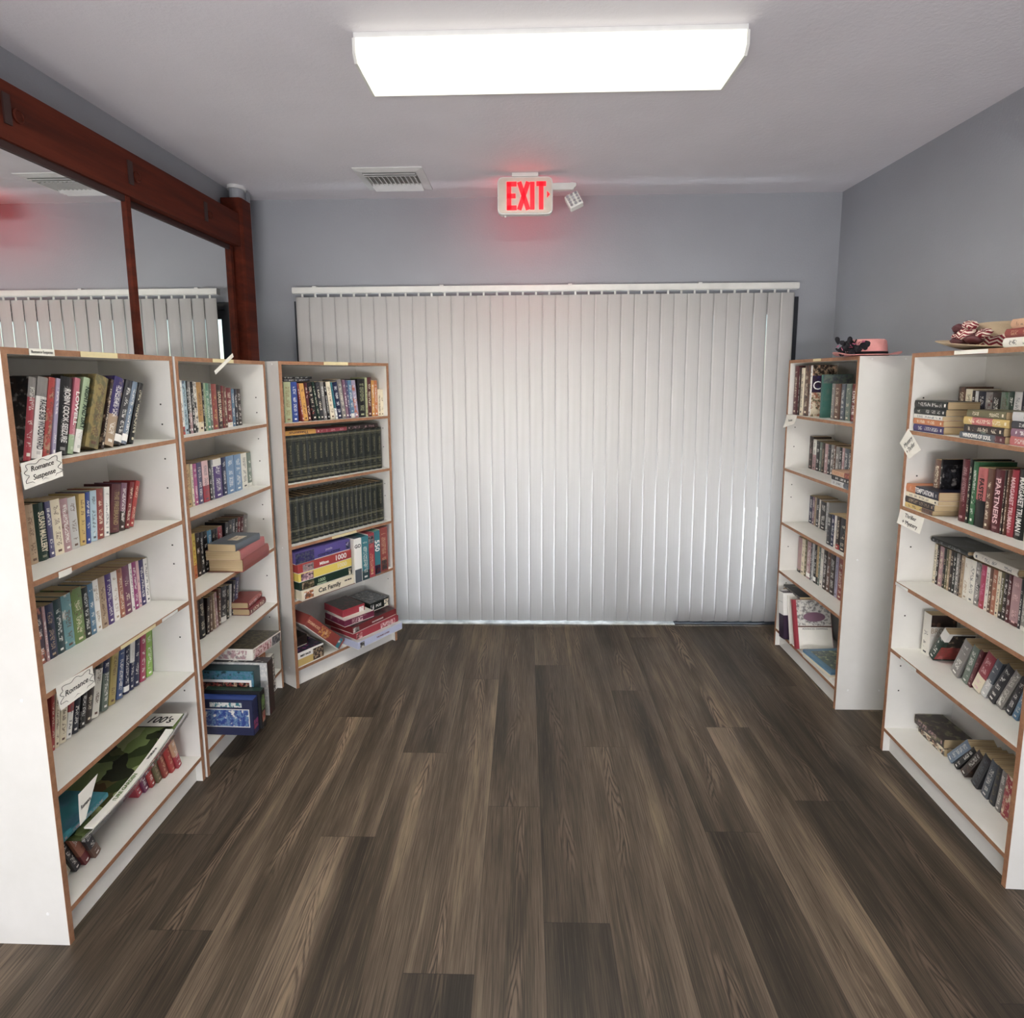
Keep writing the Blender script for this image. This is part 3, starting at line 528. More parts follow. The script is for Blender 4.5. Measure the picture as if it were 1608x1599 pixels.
# x width depth height lean colours kind|title, one line per upright book in bookcase coordinates (metres, degrees)
BOOKS = '''#l1 top 1.5
0.088 0.0311 0.050 0.250 12 crimson,photo_grey,pale hT24
0.121 0.0380 0.050 0.250 13 white,photo_grey,charcoal hT24|RAGE BOB WOODWARD
0.161 0.0251 0.050 0.250 13 red,tan,brown hM50
0.190 0.0137 0.050 0.248 12 lavender,grey,white p
0.207 0.0493 0.050 0.249 13 black,charcoal,white h|ROBIN COOK SEIZURE
0.256 0.0230 0.050 0.250 15 rose_pink,pale_green,white hB25|LOWELL
0.282 0.0281 0.050 0.253 18 pale_green,white,dark_green hB30|NIGHT AND DAY
0.334 0.0602 0.050 0.254 19 antique_gold,olive,brown hM70
0.399 0.0127 0.050 0.252 19 dark_brown,tan,cream pM40
0.417 0.0497 0.050 0.253 21 deep_purple,tan,white hB45M30
0.469 0.0344 0.050 0.247 23 charcoal,grey,white hW
0.506 0.0282 0.050 0.242 23 slate_blue,pale,white hWM40
0.545 0.0249 0.050 0.236 22 black,brown,cream h
#l1 second 1.165
0.141 0.0188 0.130 0.192 0 red,brown,pale pB45
0.161 0.0346 0.130 0.190 0 tan,dark_tan,brown h
0.196 0.0398 0.130 0.187 0 dark_green,black,cream h|SUSAN MALLERY
0.236 0.0211 0.130 0.186 0 slate_purple,navy,white p
0.258 0.0379 0.130 0.186 0 cream,peach,brown pM20
0.296 0.0323 0.130 0.182 0 dusty_pink,brown,white pM45
0.329 0.0355 0.130 0.179 0 pale_grey,white,brown p
0.365 0.0274 0.130 0.181 5 mustard,peach,brown pM25
0.394 0.0196 0.130 0.182 5 royal_blue,navy,white p
0.416 0.0309 0.130 0.182 5 pale_blue,white,slate pM30
0.447 0.0330 0.130 0.183 5 brick_red,orange,cream pM30
0.481 0.0263 0.130 0.182 7 white,pale_green,slate p
0.509 0.0485 0.130 0.182 11 maroon,brown,gold p|THE FIREBRAND
0.558 0.0306 0.130 0.181 12 mauve,dark_brown,white pB40
0.590 0.0236 0.130 0.180 17 dark_red,red,cream p
0.615 0.0236 0.130 0.181 20 red,maroon,cream p
#l1 third 0.82
0.166 0.0122 0.160 0.191 0 dark_brown,navy,cream p
0.179 0.0343 0.160 0.190 0 aubergine,sunset,white pM60
0.214 0.0105 0.160 0.187 0 dusty_pink,mauve,white p
0.225 0.0349 0.160 0.186 0 navy,black,tan pM50
0.260 0.0312 0.160 0.190 0 dark_teal,black,white pM30
0.292 0.0417 0.159 0.192 0 sky_teal,pale,brown pM40
0.335 0.0476 0.159 0.197 0 leaf_green,brown,cream pM40
0.383 0.0281 0.159 0.186 0 black_green,black,pale p
0.411 0.0251 0.159 0.190 0 steel_blue,slate,white pM40
0.437 0.0258 0.159 0.195 0 white,photo_grey,tan pM35
0.463 0.0343 0.159 0.195 0 tan,cream,brown pM30
0.498 0.0313 0.159 0.195 0 violet,navy,white p
0.530 0.0313 0.159 0.194 0 white,photo_grey,tan pM35
0.562 0.0280 0.159 0.195 0 terracotta,brown,cream pM40
0.591 0.0380 0.159 0.196 0 plum,mauve,cream pM40
0.629 0.0142 0.158 0.196 0 white,pale,slate p
0.644 0.0252 0.158 0.196 0 magenta,pink,white p
0.670 0.0148 0.158 0.193 0 pale_pink,white,slate p
0.685 0.0290 0.158 0.191 0 deep_purple,royal_blue,white pM30
0.715 0.0241 0.158 0.188 0 white,pale,slate p
#l1 fourth 0.505
0.186 0.0079 0.172 0.206 0 red,crimson,pale pM20
0.195 0.0076 0.172 0.197 0 pale_pink,white,slate p
0.203 0.0125 0.171 0.193 7 red,dark_red,cream p
0.216 0.0178 0.171 0.183 9 cream,tan,brown p
0.235 0.0285 0.170 0.181 11 cream,tan,brown p
0.264 0.0226 0.170 0.178 14 white,red,slate pT50
0.289 0.0291 0.170 0.182 14 midnight,black,white p
0.325 0.0233 0.169 0.190 13 black,photo_grey,white pM40
0.350 0.0293 0.169 0.203 14 dark_brown,white,cream pM30
0.381 0.0339 0.168 0.203 15 off_white,black,brown pT15
0.431 0.0318 0.168 0.198 11 grey_green,navy,white pT30
0.465 0.0346 0.167 0.203 14 olive_yellow,tan,brown p
0.508 0.0335 0.167 0.200 12 denim,navy,white p
0.550 0.0292 0.167 0.196 9 navy,black,white pW
0.580 0.0242 0.166 0.198 10 navy,white,pale pT45
0.607 0.0310 0.166 0.199 9 navy,denim,white pM30
0.644 0.0337 0.165 0.200 8 raspberry,orange,white p
0.684 0.0389 0.165 0.194 6 lime_green,leaf_green,white p
#l2 top 1.5
0.140 0.0200 0.080 0.234 0 white,red,slate pB15
0.161 0.0285 0.081 0.232 0 pale_blue,slate_blue,charcoal pM50
0.190 0.0101 0.081 0.231 0 black,charcoal,white p
0.201 0.0218 0.082 0.230 0 photo_grey,dusty_pink,white pB40
0.223 0.0205 0.082 0.228 0 black,charcoal,white p
0.244 0.0252 0.083 0.227 0 off_white,black,black pM60
0.270 0.0389 0.083 0.225 0 ochre,cream,brown pB20
0.309 0.0155 0.084 0.222 0 black_green,black,white p
0.326 0.0148 0.084 0.221 0 pale_green,white,slate p
0.341 0.0289 0.085 0.220 0 sea_green,pale_green,white p
0.370 0.0210 0.086 0.218 0 grey_green,slate,white p
0.392 0.0435 0.086 0.216 0 brick_red,orange,mustard p
0.436 0.0399 0.087 0.211 0 dark_brown,brown,cream p|LOUIS L'AMOUR
0.477 0.0206 0.087 0.206 0 dark_red,maroon,gold p
0.498 0.0260 0.088 0.203 0 brown,dark_red,cream pM40
0.524 0.0466 0.088 0.195 0 dark_red,white,cream pB12
0.571 0.0284 0.089 0.189 0 steel_blue,navy,white p
0.600 0.0267 0.089 0.188 0 midnight,navy,white p
0.628 0.0386 0.090 0.187 0 dark_brown,black,white p
#l2 second 1.165
0.191 0.0343 0.115 0.197 0 sand,ochre,brown p
0.226 0.0172 0.113 0.194 0 cream,white,slate p
0.244 0.0270 0.112 0.192 0 hot_pink,mauve,white p
0.271 0.0356 0.110 0.194 0 slate_purple,slate,white pM30
0.308 0.0497 0.108 0.195 0 pale_pink,crimson,slate pB40
0.358 0.0183 0.107 0.192 0 black,navy,white p
0.377 0.0148 0.105 0.192 0 grey,slate,white p
0.392 0.0700 0.103 0.191 0 violet,pale,white pT18
0.466 0.0352 0.102 0.191 0 navy,black,white p
0.502 0.0700 0.100 0.191 0 cornflower,steel_blue,white pM20
0.575 0.0652 0.098 0.189 0 cornflower,steel_blue,white pM20
0.641 0.0571 0.097 0.187 0 off_white,black,charcoal pM25
0.699 0.0404 0.095 0.185 0 grey_green,pale,white pB12
#l2 third 0.82
0.230 0.0270 0.135 0.214 0 bright_yellow,orange,red pB30
0.258 0.0330 0.135 0.209 0 dark_brown,black,white p
0.291 0.0269 0.135 0.205 0 charcoal,navy,white p
0.319 0.0346 0.135 0.202 0 black,slate,white p
0.354 0.0354 0.135 0.196 0 sky_blue,teal,white p
0.390 0.0289 0.135 0.191 0 black,charcoal,cream pM30
0.419 0.0250 0.135 0.190 0 charcoal,black,tan p
0.445 0.0395 0.135 0.190 0 crimson,photo_grey,white pM30
0.485 0.0305 0.135 0.195 10 black,charcoal,white p
0.520 0.0313 0.135 0.197 9 charcoal,grey,cream p
0.554 0.0279 0.135 0.196 9 slate,grey,white p
0.583 0.0283 0.135 0.194 9 black,charcoal,white p
0.612 0.0246 0.135 0.191 9 dark_red,black,white pM30
0.638 0.0285 0.135 0.189 10 maroon,dusty_pink,white pM30
0.668 0.0394 0.135 0.189 11 photo_grey,tan,white p
#l2 fourth 0.505
0.241 0.0174 0.155 0.195 5 brown,dark_red,cream p
0.275 0.0484 0.155 0.192 0 black,midnight,cream h
0.324 0.0225 0.155 0.178 7 dark_brown,black,cream pM40
0.352 0.0215 0.155 0.179 5 brown,black,cream pM30
0.391 0.0156 0.155 0.180 0 tan,brown,cream p
0.407 0.0196 0.155 0.181 0 dusty_pink,brown,white p
0.427 0.0226 0.155 0.185 6 brown,red,cream pM40
0.451 0.0505 0.155 0.182 7 charcoal,white,white pB15M20
0.502 0.0251 0.155 0.173 7 black_green,black,cream p
0.528 0.0205 0.155 0.170 8 pale_grey,pale_green,white p
0.549 0.0251 0.155 0.179 13 charcoal,navy,white p
0.576 0.0304 0.155 0.184 14 slate_purple,navy,white p
#l3 top 1.5
0.038 0.0129 0.045 0.220 0 black_green,black,cream p
0.052 0.0466 0.045 0.220 0 sage,olive,dark_tan h
0.099 0.0354 0.044 0.220 0 royal_blue,navy,white p
0.160 0.0087 0.044 0.214 -7 brick_red,red,white p
0.169 0.0274 0.043 0.211 -6 marigold,ochre,brown p
0.197 0.0178 0.043 0.216 -5 maroon,black,cream p
0.227 0.0287 0.043 0.218 -8 black,brick_red,cream pM40
0.261 0.0154 0.042 0.221 -9 dark_green,black,cream p
0.277 0.0239 0.042 0.219 -7 charcoal,black,cream p
0.301 0.0201 0.041 0.218 -5 photo_grey,black,white pM20
0.326 0.0146 0.041 0.218 -6 black,tan,white p
0.347 0.0289 0.041 0.218 -7 cream,sage,brown pM20
0.383 0.0119 0.040 0.217 -9 teal,white,navy pB30
0.395 0.0323 0.040 0.217 -8 navy,black,white pM40
0.429 0.0284 0.039 0.233 -8 photo_grey,white,cream p
0.458 0.0185 0.039 0.229 -6 mauve,slate,white p
0.479 0.0126 0.039 0.228 -6 slate_purple,dusty_pink,white pM30
0.492 0.0257 0.038 0.226 -5 steel_blue,pale,white pB12
0.519 0.0291 0.038 0.225 -5 lavender,sunset,white pM55
0.548 0.0559 0.037 0.233 0 black,charcoal,sage h
0.604 0.0143 0.037 0.243 0 sage,pale_green,brown p
0.619 0.0307 0.037 0.243 0 maroon,brown,cream p
0.651 0.0204 0.036 0.223 0 marigold,ochre,white p
0.672 0.0256 0.036 0.223 0 orange,ochre,white p
0.698 0.0242 0.035 0.168 0 cream,black,brown p
0.723 0.0198 0.035 0.165 0 cream,tan,black p
#l3 second 1.165
0.024 0.0243 0.045 0.262 0 black_green,black,gold hE|WORLD BOOK
0.049 0.0467 0.045 0.262 0 black_green,black,gold hE|WORLD BOOK
0.096 0.0443 0.045 0.262 0 black_green,black,gold hE|WORLD BOOK
0.141 0.0380 0.045 0.262 0 black_green,black,gold hE|WORLD BOOK
0.180 0.0312 0.045 0.262 0 black_green,black,gold hE|WORLD BOOK
0.212 0.0378 0.045 0.262 0 black_green,black,gold hE|WORLD BOOK
0.250 0.0377 0.045 0.262 0 black_green,black,gold hE|WORLD BOOK
0.288 0.0368 0.045 0.262 0 black_green,black,gold hE|WORLD BOOK
0.326 0.0359 0.045 0.262 0 black_green,black,gold hE|WORLD BOOK
0.362 0.0382 0.045 0.262 0 black_green,black,gold hE|WORLD BOOK
0.401 0.0323 0.045 0.262 0 black_green,black,gold hE|WORLD BOOK
0.434 0.0413 0.045 0.262 0 black_green,black,gold hE|WORLD BOOK
0.476 0.0554 0.045 0.262 0 black_green,black,gold hE|WORLD BOOK
0.532 0.0554 0.045 0.262 0 black_green,black,gold hE|WORLD BOOK
0.588 0.0532 0.045 0.262 0 black_green,black,gold hE|WORLD BOOK
0.641 0.0451 0.045 0.262 0 black_green,black,gold hE|WORLD BOOK
0.687 0.0397 0.045 0.262 0 black_green,black,gold hE|WORLD BOOK
#l3 third 0.82
0.024 0.0367 0.045 0.262 0 black_green,black,gold hE|WORLD BOOK
0.061 0.0436 0.045 0.262 0 black_green,black,gold hE|WORLD BOOK
0.105 0.0413 0.045 0.262 0 black_green,black,gold hE|WORLD BOOK
0.147 0.0494 0.045 0.262 0 black_green,black,gold hE|WORLD BOOK
0.197 0.0358 0.045 0.262 0 black_green,black,gold hE|WORLD BOOK
0.234 0.0339 0.045 0.262 0 black_green,black,gold hE|WORLD BOOK
0.268 0.0353 0.045 0.262 0 black_green,black,gold hE|WORLD BOOK
0.304 0.0376 0.045 0.262 0 black_green,black,gold hE|WORLD BOOK
0.343 0.0383 0.045 0.262 0 black_green,black,gold hE|WORLD BOOK
0.381 0.0389 0.045 0.262 0 black_green,black,gold hE|WORLD BOOK
0.421 0.0333 0.045 0.262 0 black_green,black,gold hE|WORLD BOOK
0.455 0.0302 0.045 0.262 0 black_green,black,gold hE|WORLD BOOK
0.486 0.0343 0.045 0.262 0 black_green,black,gold hE|WORLD BOOK
0.520 0.0366 0.045 0.262 0 black_green,black,gold hE|WORLD BOOK
0.558 0.0372 0.045 0.262 0 black_green,black,gold hE|WORLD BOOK
0.596 0.0330 0.045 0.262 0 black_green,black,gold hE|WORLD BOOK
0.629 0.0433 0.045 0.262 0 black_green,black,gold hE|WORLD BOOK
0.673 0.0538 0.045 0.262 0 black_green,black,gold hE|WORLD BOOK
#r2 top 1.5
0.037 0.0455 0.020 0.295 0 maroon,brown,cream pM30
0.084 0.0160 0.026 0.286 0 dark_brown,black,white p
0.100 0.0356 0.031 0.282 0 cream,white,charcoal p
0.136 0.0525 0.036 0.298 0 brown,dark_brown,cream pM50
0.189 0.0233 0.042 0.295 0 white,cream,brown p
0.304 0.0240 0.048 0.241 0 pine_teal,grey_green,slate h
0.421 0.0213 0.053 0.193 0 photo_grey,black,cream p
0.442 0.0503 0.058 0.192 0 brown,dark_red,cream p
0.493 0.0384 0.064 0.192 0 slate,black,pale p
0.532 0.0452 0.069 0.192 0 grey_green,charcoal,cream pM20
0.578 0.0401 0.075 0.192 0 dark_red,brown,white p|DRY ICE
#r2 second 1.165
0.025 0.0463 0.140 0.199 0 dark_brown,brown,dusty_pink p
0.071 0.0412 0.140 0.187 0 pale,dusty_pink,slate pB50
0.113 0.0442 0.140 0.181 0 black,charcoal,white p
0.158 0.0204 0.140 0.179 0 grey_green,black,white p
0.179 0.0352 0.140 0.178 0 dark_brown,black,tan pM30
0.215 0.0345 0.140 0.177 0 dusty_pink,brown,white pM30
0.250 0.0321 0.140 0.176 0 charcoal,maroon,white p
0.283 0.0315 0.140 0.178 0 photo_grey,black,white pM50
0.315 0.0187 0.140 0.179 0 brown,dusty_pink,white pM20
#r2 third 0.82
0.021 0.0452 0.164 0.171 0 navy,charcoal,white pM40
0.066 0.0264 0.162 0.174 0 mauve,brown,white pM30
0.093 0.0216 0.161 0.175 0 tan,dusty_pink,brown p
0.116 0.0376 0.160 0.177 0 charcoal,black,white p
0.154 0.0176 0.159 0.174 0 off_white,sage,slate p
0.172 0.0700 0.158 0.169 0 black,charcoal,white pM30
0.243 0.0254 0.156 0.178 0 pale_grey,slate,slate p
0.497 0.0412 0.034 0.171 0 charcoal,dark_brown,pale pM20
0.539 0.0304 0.035 0.174 0 navy,midnight,white p
0.570 0.0184 0.035 0.176 0 off_white,white,tan p
0.589 0.0342 0.035 0.178 0 dark_brown,red,cream pB15
0.623 0.0584 0.037 0.178 0 black,grey_green,cream pM30
#r2 fourth 0.505
0.031 0.0487 0.105 0.224 0 dusty_pink,black,tan pB8M20
0.080 0.0394 0.105 0.227 0 cream,tan,black pM15
0.120 0.0262 0.106 0.229 0 olive,brown,cream pM30
0.147 0.0469 0.106 0.230 0 dusty_pink,brown,white pW
0.195 0.0120 0.107 0.232 0 charcoal,black,white p
0.207 0.0238 0.107 0.232 0 pale_grey,tan,slate p
0.232 0.0307 0.108 0.234 0 black,charcoal,white pW
0.263 0.0222 0.108 0.233 0 sand,black,brown pB20
0.286 0.0162 0.109 0.233 0 grey_green,black,white p
0.303 0.0334 0.110 0.233 0 off_white,white,slate pM15
0.337 0.0410 0.110 0.233 0 dark_brown,charcoal,white pM20
0.378 0.0340 0.111 0.233 0 brown,dusty_pink,white pM30
0.413 0.0527 0.111 0.233 0 dark_brown,olive,pale pM40
0.466 0.0290 0.112 0.235 0 lavender,pale_grey,slate p
0.496 0.0490 0.112 0.236 0 brick_red,maroon,cream pM20
#r1 top 1.5
0.047 0.0414 0.172 0.187 0 brown,dark_brown,cream pM50
0.089 0.0392 0.172 0.179 0 cream,white,olive p
0.129 0.0166 0.172 0.173 0 dark_brown,black,white p
0.146 0.0168 0.172 0.172 0 pale_grey,tan,slate p
0.164 0.0388 0.172 0.171 0 midnight,black,pale pM25
0.203 0.0357 0.172 0.169 0 photo_grey,maroon,pale pM40
0.239 0.0418 0.172 0.170 0 black,dark_brown,white pT12
0.282 0.0403 0.172 0.171 0 grey_green,emerald,brown pM40
0.323 0.0243 0.172 0.172 0 dark_green,black,white pM20
0.347 0.0357 0.172 0.173 0 pale_grey,tan,slate p
0.384 0.0383 0.172 0.175 0 midnight,slate,pale pM20
0.423 0.0302 0.172 0.176 0 maroon,brown,cream p
#r1 second 1.165
0.111 0.0385 0.060 0.223 0 brown,dark_brown,cream pM40
0.150 0.0110 0.062 0.227 0 black,charcoal,white p
0.266 0.0423 0.063 0.245 0 maroon,brown,dusty_pink h
0.309 0.0152 0.065 0.251 0 black_green,black,cream p
0.325 0.0253 0.067 0.244 0 emerald,dark_green,pale pM30
0.351 0.0463 0.068 0.227 0 salmon,black,black pB45|FASTEST
0.398 0.0253 0.070 0.229 0 brown,maroon,cream p
0.424 0.0520 0.072 0.232 0 maroon,dark_brown,pale_pink h|PARTNERS
0.476 0.0090 0.073 0.235 0 dark_brown,black,cream p
0.486 0.0090 0.075 0.237 0 brown,tan,cream p
0.495 0.0303 0.077 0.240 0 crimson,red,pale_pink h|MARGARET TRUMAN
0.526 0.0463 0.078 0.247 0 black_green,black,white h|MARGARET TRUMAN
0.573 0.0330 0.080 0.253 0 off_white,cream,slate p
#r1 third 0.82
0.021 0.0192 0.150 0.177 0 cream,off_white,slate p
0.040 0.0141 0.150 0.177 0 dark_brown,black,white p
0.055 0.0283 0.150 0.178 0 dusty_pink,brown,cream pM40
0.084 0.0155 0.150 0.178 0 black,dark_brown,tan p
0.100 0.0134 0.150 0.178 0 olive,black,cream pM30
0.114 0.0123 0.150 0.179 0 tan,dark_brown,cream pM30
0.127 0.0176 0.150 0.179 0 dark_brown,black,cream pM30
0.145 0.0165 0.150 0.179 0 black_green,black,white pM30
0.162 0.0189 0.150 0.179 0 photo_grey,black,white pM40
0.182 0.0091 0.150 0.180 0 dark_brown,black,tan p
0.191 0.0178 0.150 0.179 0 tan,cream,brown pM25
0.210 0.0303 0.150 0.176 0 off_white,terracotta,tan pM15
0.241 0.0336 0.150 0.177 0 off_white,white,slate p
0.275 0.0270 0.150 0.178 0 photo_grey,black,white pM50
0.303 0.0288 0.150 0.176 0 raspberry,crimson,pink pB20
0.332 0.0174 0.150 0.176 0 off_white,dusty_pink,slate p
0.350 0.0156 0.150 0.177 0 brown,dark_brown,cream p
0.366 0.0222 0.150 0.178 0 terracotta,maroon,cream pM30
0.389 0.0164 0.150 0.179 0 cream,white,charcoal p
0.406 0.0161 0.150 0.180 0 olive,dark_brown,white pB15
0.423 0.0187 0.150 0.181 0 dark_brown,black,white pM30
0.442 0.0163 0.150 0.183 0 maroon,black,white p
0.459 0.0413 0.150 0.185 0 dusty_pink,maroon,pale_pink pB8M30
0.501 0.0108 0.150 0.187 0 charcoal,brown,white p
0.512 0.0245 0.150 0.188 0 photo_grey,white,pale pB8M30
0.537 0.0114 0.150 0.190 0 white,pale,slate p
#r1 fourth 0.505
0.047 0.0510 0.112 0.191 0 off_white,brick_red,charcoal p
0.098 0.0351 0.113 0.180 29 dark_green,white,white pT30
0.239 0.0449 0.113 0.181 22 photo_grey,dark_brown,white p
0.304 0.0320 0.114 0.179 16 grey_green,black,white p
0.337 0.0182 0.115 0.182 17 maroon,dark_brown,dusty_pink p
0.359 0.0439 0.116 0.189 21 rose_red,cream,pale_pink pB38
0.406 0.0290 0.116 0.185 21 slate,pale_grey,white pB40
0.440 0.0361 0.117 0.192 25 charcoal,black,white p
0.483 0.0308 0.118 0.185 23 photo_grey,white,pale pM30
0.527 0.0241 0.119 0.178 20 charcoal,slate,white pM20
0.560 0.0239 0.119 0.172 17 steel_blue,charcoal,pale p
0.596 0.0239 0.120 0.167 14 charcoal,brown,white pM30
'''
# ------------------------------------------------------------------ rows of upright books
WORDS = lambda c: c.replace('_', ' ').replace('photo grey', 'grey').replace('pure white', 'white')
seq = {}
for ln in BOOKS.strip().splitlines():
    if ln[0] == '#':
        uk, sh, z = ln[1:].split(); z = float(z); n = 0; un = UNIT[uk][3]; grp = 'books standing on the %s shelf of the %s bookcase' % (sh, un); continue
    main, _, title = ln.partition('|'); f = main.split(); x, w_, y, h, L = map(float, f[:5]); cols = f[5].split(','); opt = f[6]; n += 1
    hard = opt[0] == 'h'; import re
    g = dict((a, float(b or 1)) for a, b in re.findall(r'([TBMWE])(\d*)', opt))
    pat = (g.get('T', 0)/100, g.get('B', 0)/100, g.get('M', 0)/100)
    encl = 'E' in g
    depth = .20 if encl else (.165 if hard else (.11 if h < .2 else .14)); depth = min(depth, BD-.012-y)
    t = math.radians(L); dz = w_*math.sin(t) if L > 0 else 0
    # lift so the lowest corner rests on the shelf
    Mx = at(uk, x, y, z+.0004+(w_*math.sin(t) if L > 0 else 0)) @ RY(L)
    kind = 'encyclopedia volume with gold bands' if encl else ('hardback' if hard else 'paperback')
    nm = 'encyclopedia_volume' if encl else ('hardback_book' if hard else 'paperback_book')
    ex = '' if encl or not title else ''
    lab = '%s %s, %s upright from left, %s shelf of %s bookcase' % ('black' if encl else WORDS(cols[0]), kind, ORD[n-1], sh, un)
    if g.get('W'): lab = lab.replace(kind+',', kind+' with white sticker,', 1)
    y += random.uniform(-.0015, .0015) if encl else random.uniform(-.003, .003)
    if encl:
        cols = ['black_green', 'black', 'dirty_gold']
        r = empty(nm, Mx, label=lab, cat='book', group=grp)
        book_parts(r, w_, depth, h, cols, True, pat, (0, 1, .3), n)
        text(title, min(.0135, w_*.36), colmat('dirty_gold'), r, T(w_*.5, -.0004, h*.62) @ DOWN, fit=.10)
        text('&' if n > 16 else 'ABCDEFGHIJLMNPSW'[n-1], .012, colmat('dirty_gold'), r, T(w_*.5, -.0004, h*.20) @ FRONT, name='volume_letter')
    else:
        b_ = book(Mx, w_, depth, h, cols, hard, lab, grp, pat, (1 if g.get('W') else 0, 0, 1), title)
        def plate(nm_, x_, y0, y1, z0, z1, c_):
            q_ = MB().box(min(x_, x_+.0005*(1 if x_ > 0 else -1)), max(x_, x_+.0005*(1 if x_ > 0 else -1)), y0, y1, z0, z1).obj(nm_, M['photo'], b_); setc(q_, c_)
        if (uk, sh, n) == ('l1', 'top', 1): plate('cover_photo', -.0001, .002, depth, 0, h, ('black', 'dark_brown', 'photo_grey'))
        if (uk, sh, n) == ('r2', 'top', 5):
            plate('cover_photo', w_+.0001, .003, depth, h*.80, h, ('dark_brown', 'tan', 'peach')); plate('cover_panel', w_+.0001, .003, depth, h*.47, h*.80, ('aubergine', 'aubergine', 'deep_purple')); plate('cover_photo', w_+.0001, .003, depth, 0, h*.47, ('cream', 'terracotta', 'olive'))
            text('Co', .07, colmat('pure_white'), b_, T(w_+.0008, .05, h*.6) @ Matrix(((0, 0, 1, 0), (1, 0, 0, 0), (0, 1, 0, 0), (0, 0, 0, 1))))
        if (uk, sh, n) == ('r2', 'top', 6): plate('cover_band', w_+.0001, .003, depth, h*.80, h*.99, ('grey_green', 'slate', 'grey_green'))
        if (uk, sh, n) == ('r1', 'fourth', 1):
            plate('cover_panel', w_+.0001, .003, depth, h*.72, h, ('dark_brown', 'dark_brown', 'brown'))
            text('BROWN', .034, colmat('tan'), b_, T(w_+.0006, depth*.5, h*.62) @ Matrix(((0, 0, 1, 0), (1, 0, 0, 0), (0, 1, 0, 0), (0, 0, 0, 1))), fit=depth*.9)
        if (uk, sh, n) == ('r1', 'fourth', 2): plate('cover_panel', w_+.0001, .003, depth, h*.05, h*.5, ('brick_red', 'red', 'salmon')); plate('cover_panel', w_+.0001, .02, depth, h*.5, h*.95, ('dark_brown', 'black', 'tan'))
        if (uk, sh, n) == ('r1', 'second', 2): plate('cover_photo', w_+.0001, .003, depth, 0, h*.9, ('black', 'charcoal', 'photo_grey'))
# ------------------------------------------------------------------ books lying flat: spine towards the room
def flat(k, x, y, z, L, d, t, cols, label, group, hard=False, rz=0, title=None, ry=0, flip=False, pat=(0, 0, 0), flg=(0, 0, 1), name=None):
    # upright book turned down on its side: height runs along +x
    m = at(k, x, y, z+.0004) @ RZ(rz) @ RY(ry)
    m = m @ Matrix(((0, 0, 1, 0), (0, 1, 0, 0), (-1, 0, 0, t), (0, 0, 0, 1)))
    if flip: m = at(k, x, y, z+.0004) @ RZ(rz) @ RY(ry) @ Matrix(((0, 0, -1, L), (0, 1, 0, 0), (1, 0, 0, 0), (0, 0, 0, 1)))
    return book(m, t, d, L, cols, hard, label, group, pat, flg, title, name=name)
# near right bookcase: stacks on the top shelf
G = 'paperbacks stacked flat on the top shelf of the near right bookcase'
z = 1.5
for t, L, cols, c, dx in ((.030, .195, ('deep_purple', 'purple', 'pale'), 'purple paperback at the bottom', .004), (.024, .197, ('orange', 'peach', 'cream'), 'orange paperback, second from the bottom', 0), (.017, .195, ('pale', 'white', 'slate'), 'pale grey paperback, third from the bottom', -.002), (.026, .200, ('black_green', 'charcoal', 'pale'), 'dark paperback, second from the top', 0), (.030, .205, ('black_green', 'black', 'white'), 'black paperback lying on top', -.004)):
    flat('r1', .024+max(0, dx), .012, z, L, .125, t, cols, c+' of the left stack, near right bookcase', G, flip=True, rz=random.uniform(-2, 1)); z += t+.0008
z = 1.5
for t, L, cols, c, dx, tt, pt in ((.024, .228, ('slate', 'maroon', 'white'), 'slate paperback at the bottom', 0, 'WINDOWS OF SOUL', (0, .2, .2)), (.028, .20, ('dark_brown', 'grey_green', 'cream'), 'brown paperback, second from the bottom', .02, None, (0, 0, .4)), (.028, .215, ('salmon', 'mustard', 'cream'), 'yellow and red paperback, second from the top', .015, None, (.2, .35, 0)), (.026, .185, ('olive', 'dark_brown', 'cream'), 'olive brown paperback lying on top', .03, None, (0, 0, .2))):
    flat('r1', .315+dx, .012, z, L, .13, t, cols, c+' of the middle stack, near right bookcase', G, flip=True, pat=pt, title=tt, rz=random.uniform(-1.5, 1.5)); z += t+.0008
z = 1.5
for t, L, cols, c in ((.030, .17, ('salmon', 'brick_red', 'pale'), 'red paperback at the bottom'), (.026, .172, ('mauve', 'slate_purple', 'white'), 'mauve paperback, second from the bottom'), (.024, .165, ('charcoal', 'black', 'white'), 'charcoal paperback, second from the top'), (.03, .168, ('pale_grey', 'dusty_pink', 'slate'), 'pale grey paperback lying on top')):
    flat('r1', .562, .012, z, L, .11, t, cols, c+' of the right stack, near right bookcase', G, flip=True); z += t+.0008
G = 'books stacked flat on the second shelf of the near right bookcase'; z = 1.165
for t, L, cols, c, tt, pt, x in ((.020, .185, ('brown', 'mustard', 'charcoal'), 'yellow and brown paperback at the bottom', None, (.62, 0, 0), .022), (.027, .195, ('dark_brown', 'photo_grey', 'tan'), 'dark paperback, second from the bottom', None, (0, 0, .3), .02), (.019, .215, ('cream', 'off_white', 'charcoal'), 'cream book, third from the bottom', None, (0, 0, 0), .02), (.034, .215, ('midnight', 'orange', 'white'), 'navy book with an orange end on top', 'TEMPTATION', (.3, 0, 0), .02)):
    flat('r1', x, .008, z, L, .125, t, cols, c+' of the flat stack, second shelf', G, flip=True, pat=pt, title=tt); z += t+.0008
G = 'books lying flat on top of the third shelf row, near right bookcase'
flat('r1', .03, .125, 1.0115, .225, .15, .020, ('black_green', 'slate', 'grey'), 'dark green book lying on the upright paperbacks, near right bookcase', G, hard=True, rz=0)
flat('r1', .285, .128, 1.0125, .22, .14, .028, ('off_white', 'tan', 'slate'), 'cream spined book lying on the upright paperbacks, near right bookcase', G, hard=True, title='ROSAMUNDE PILCHER'[:0] or None)
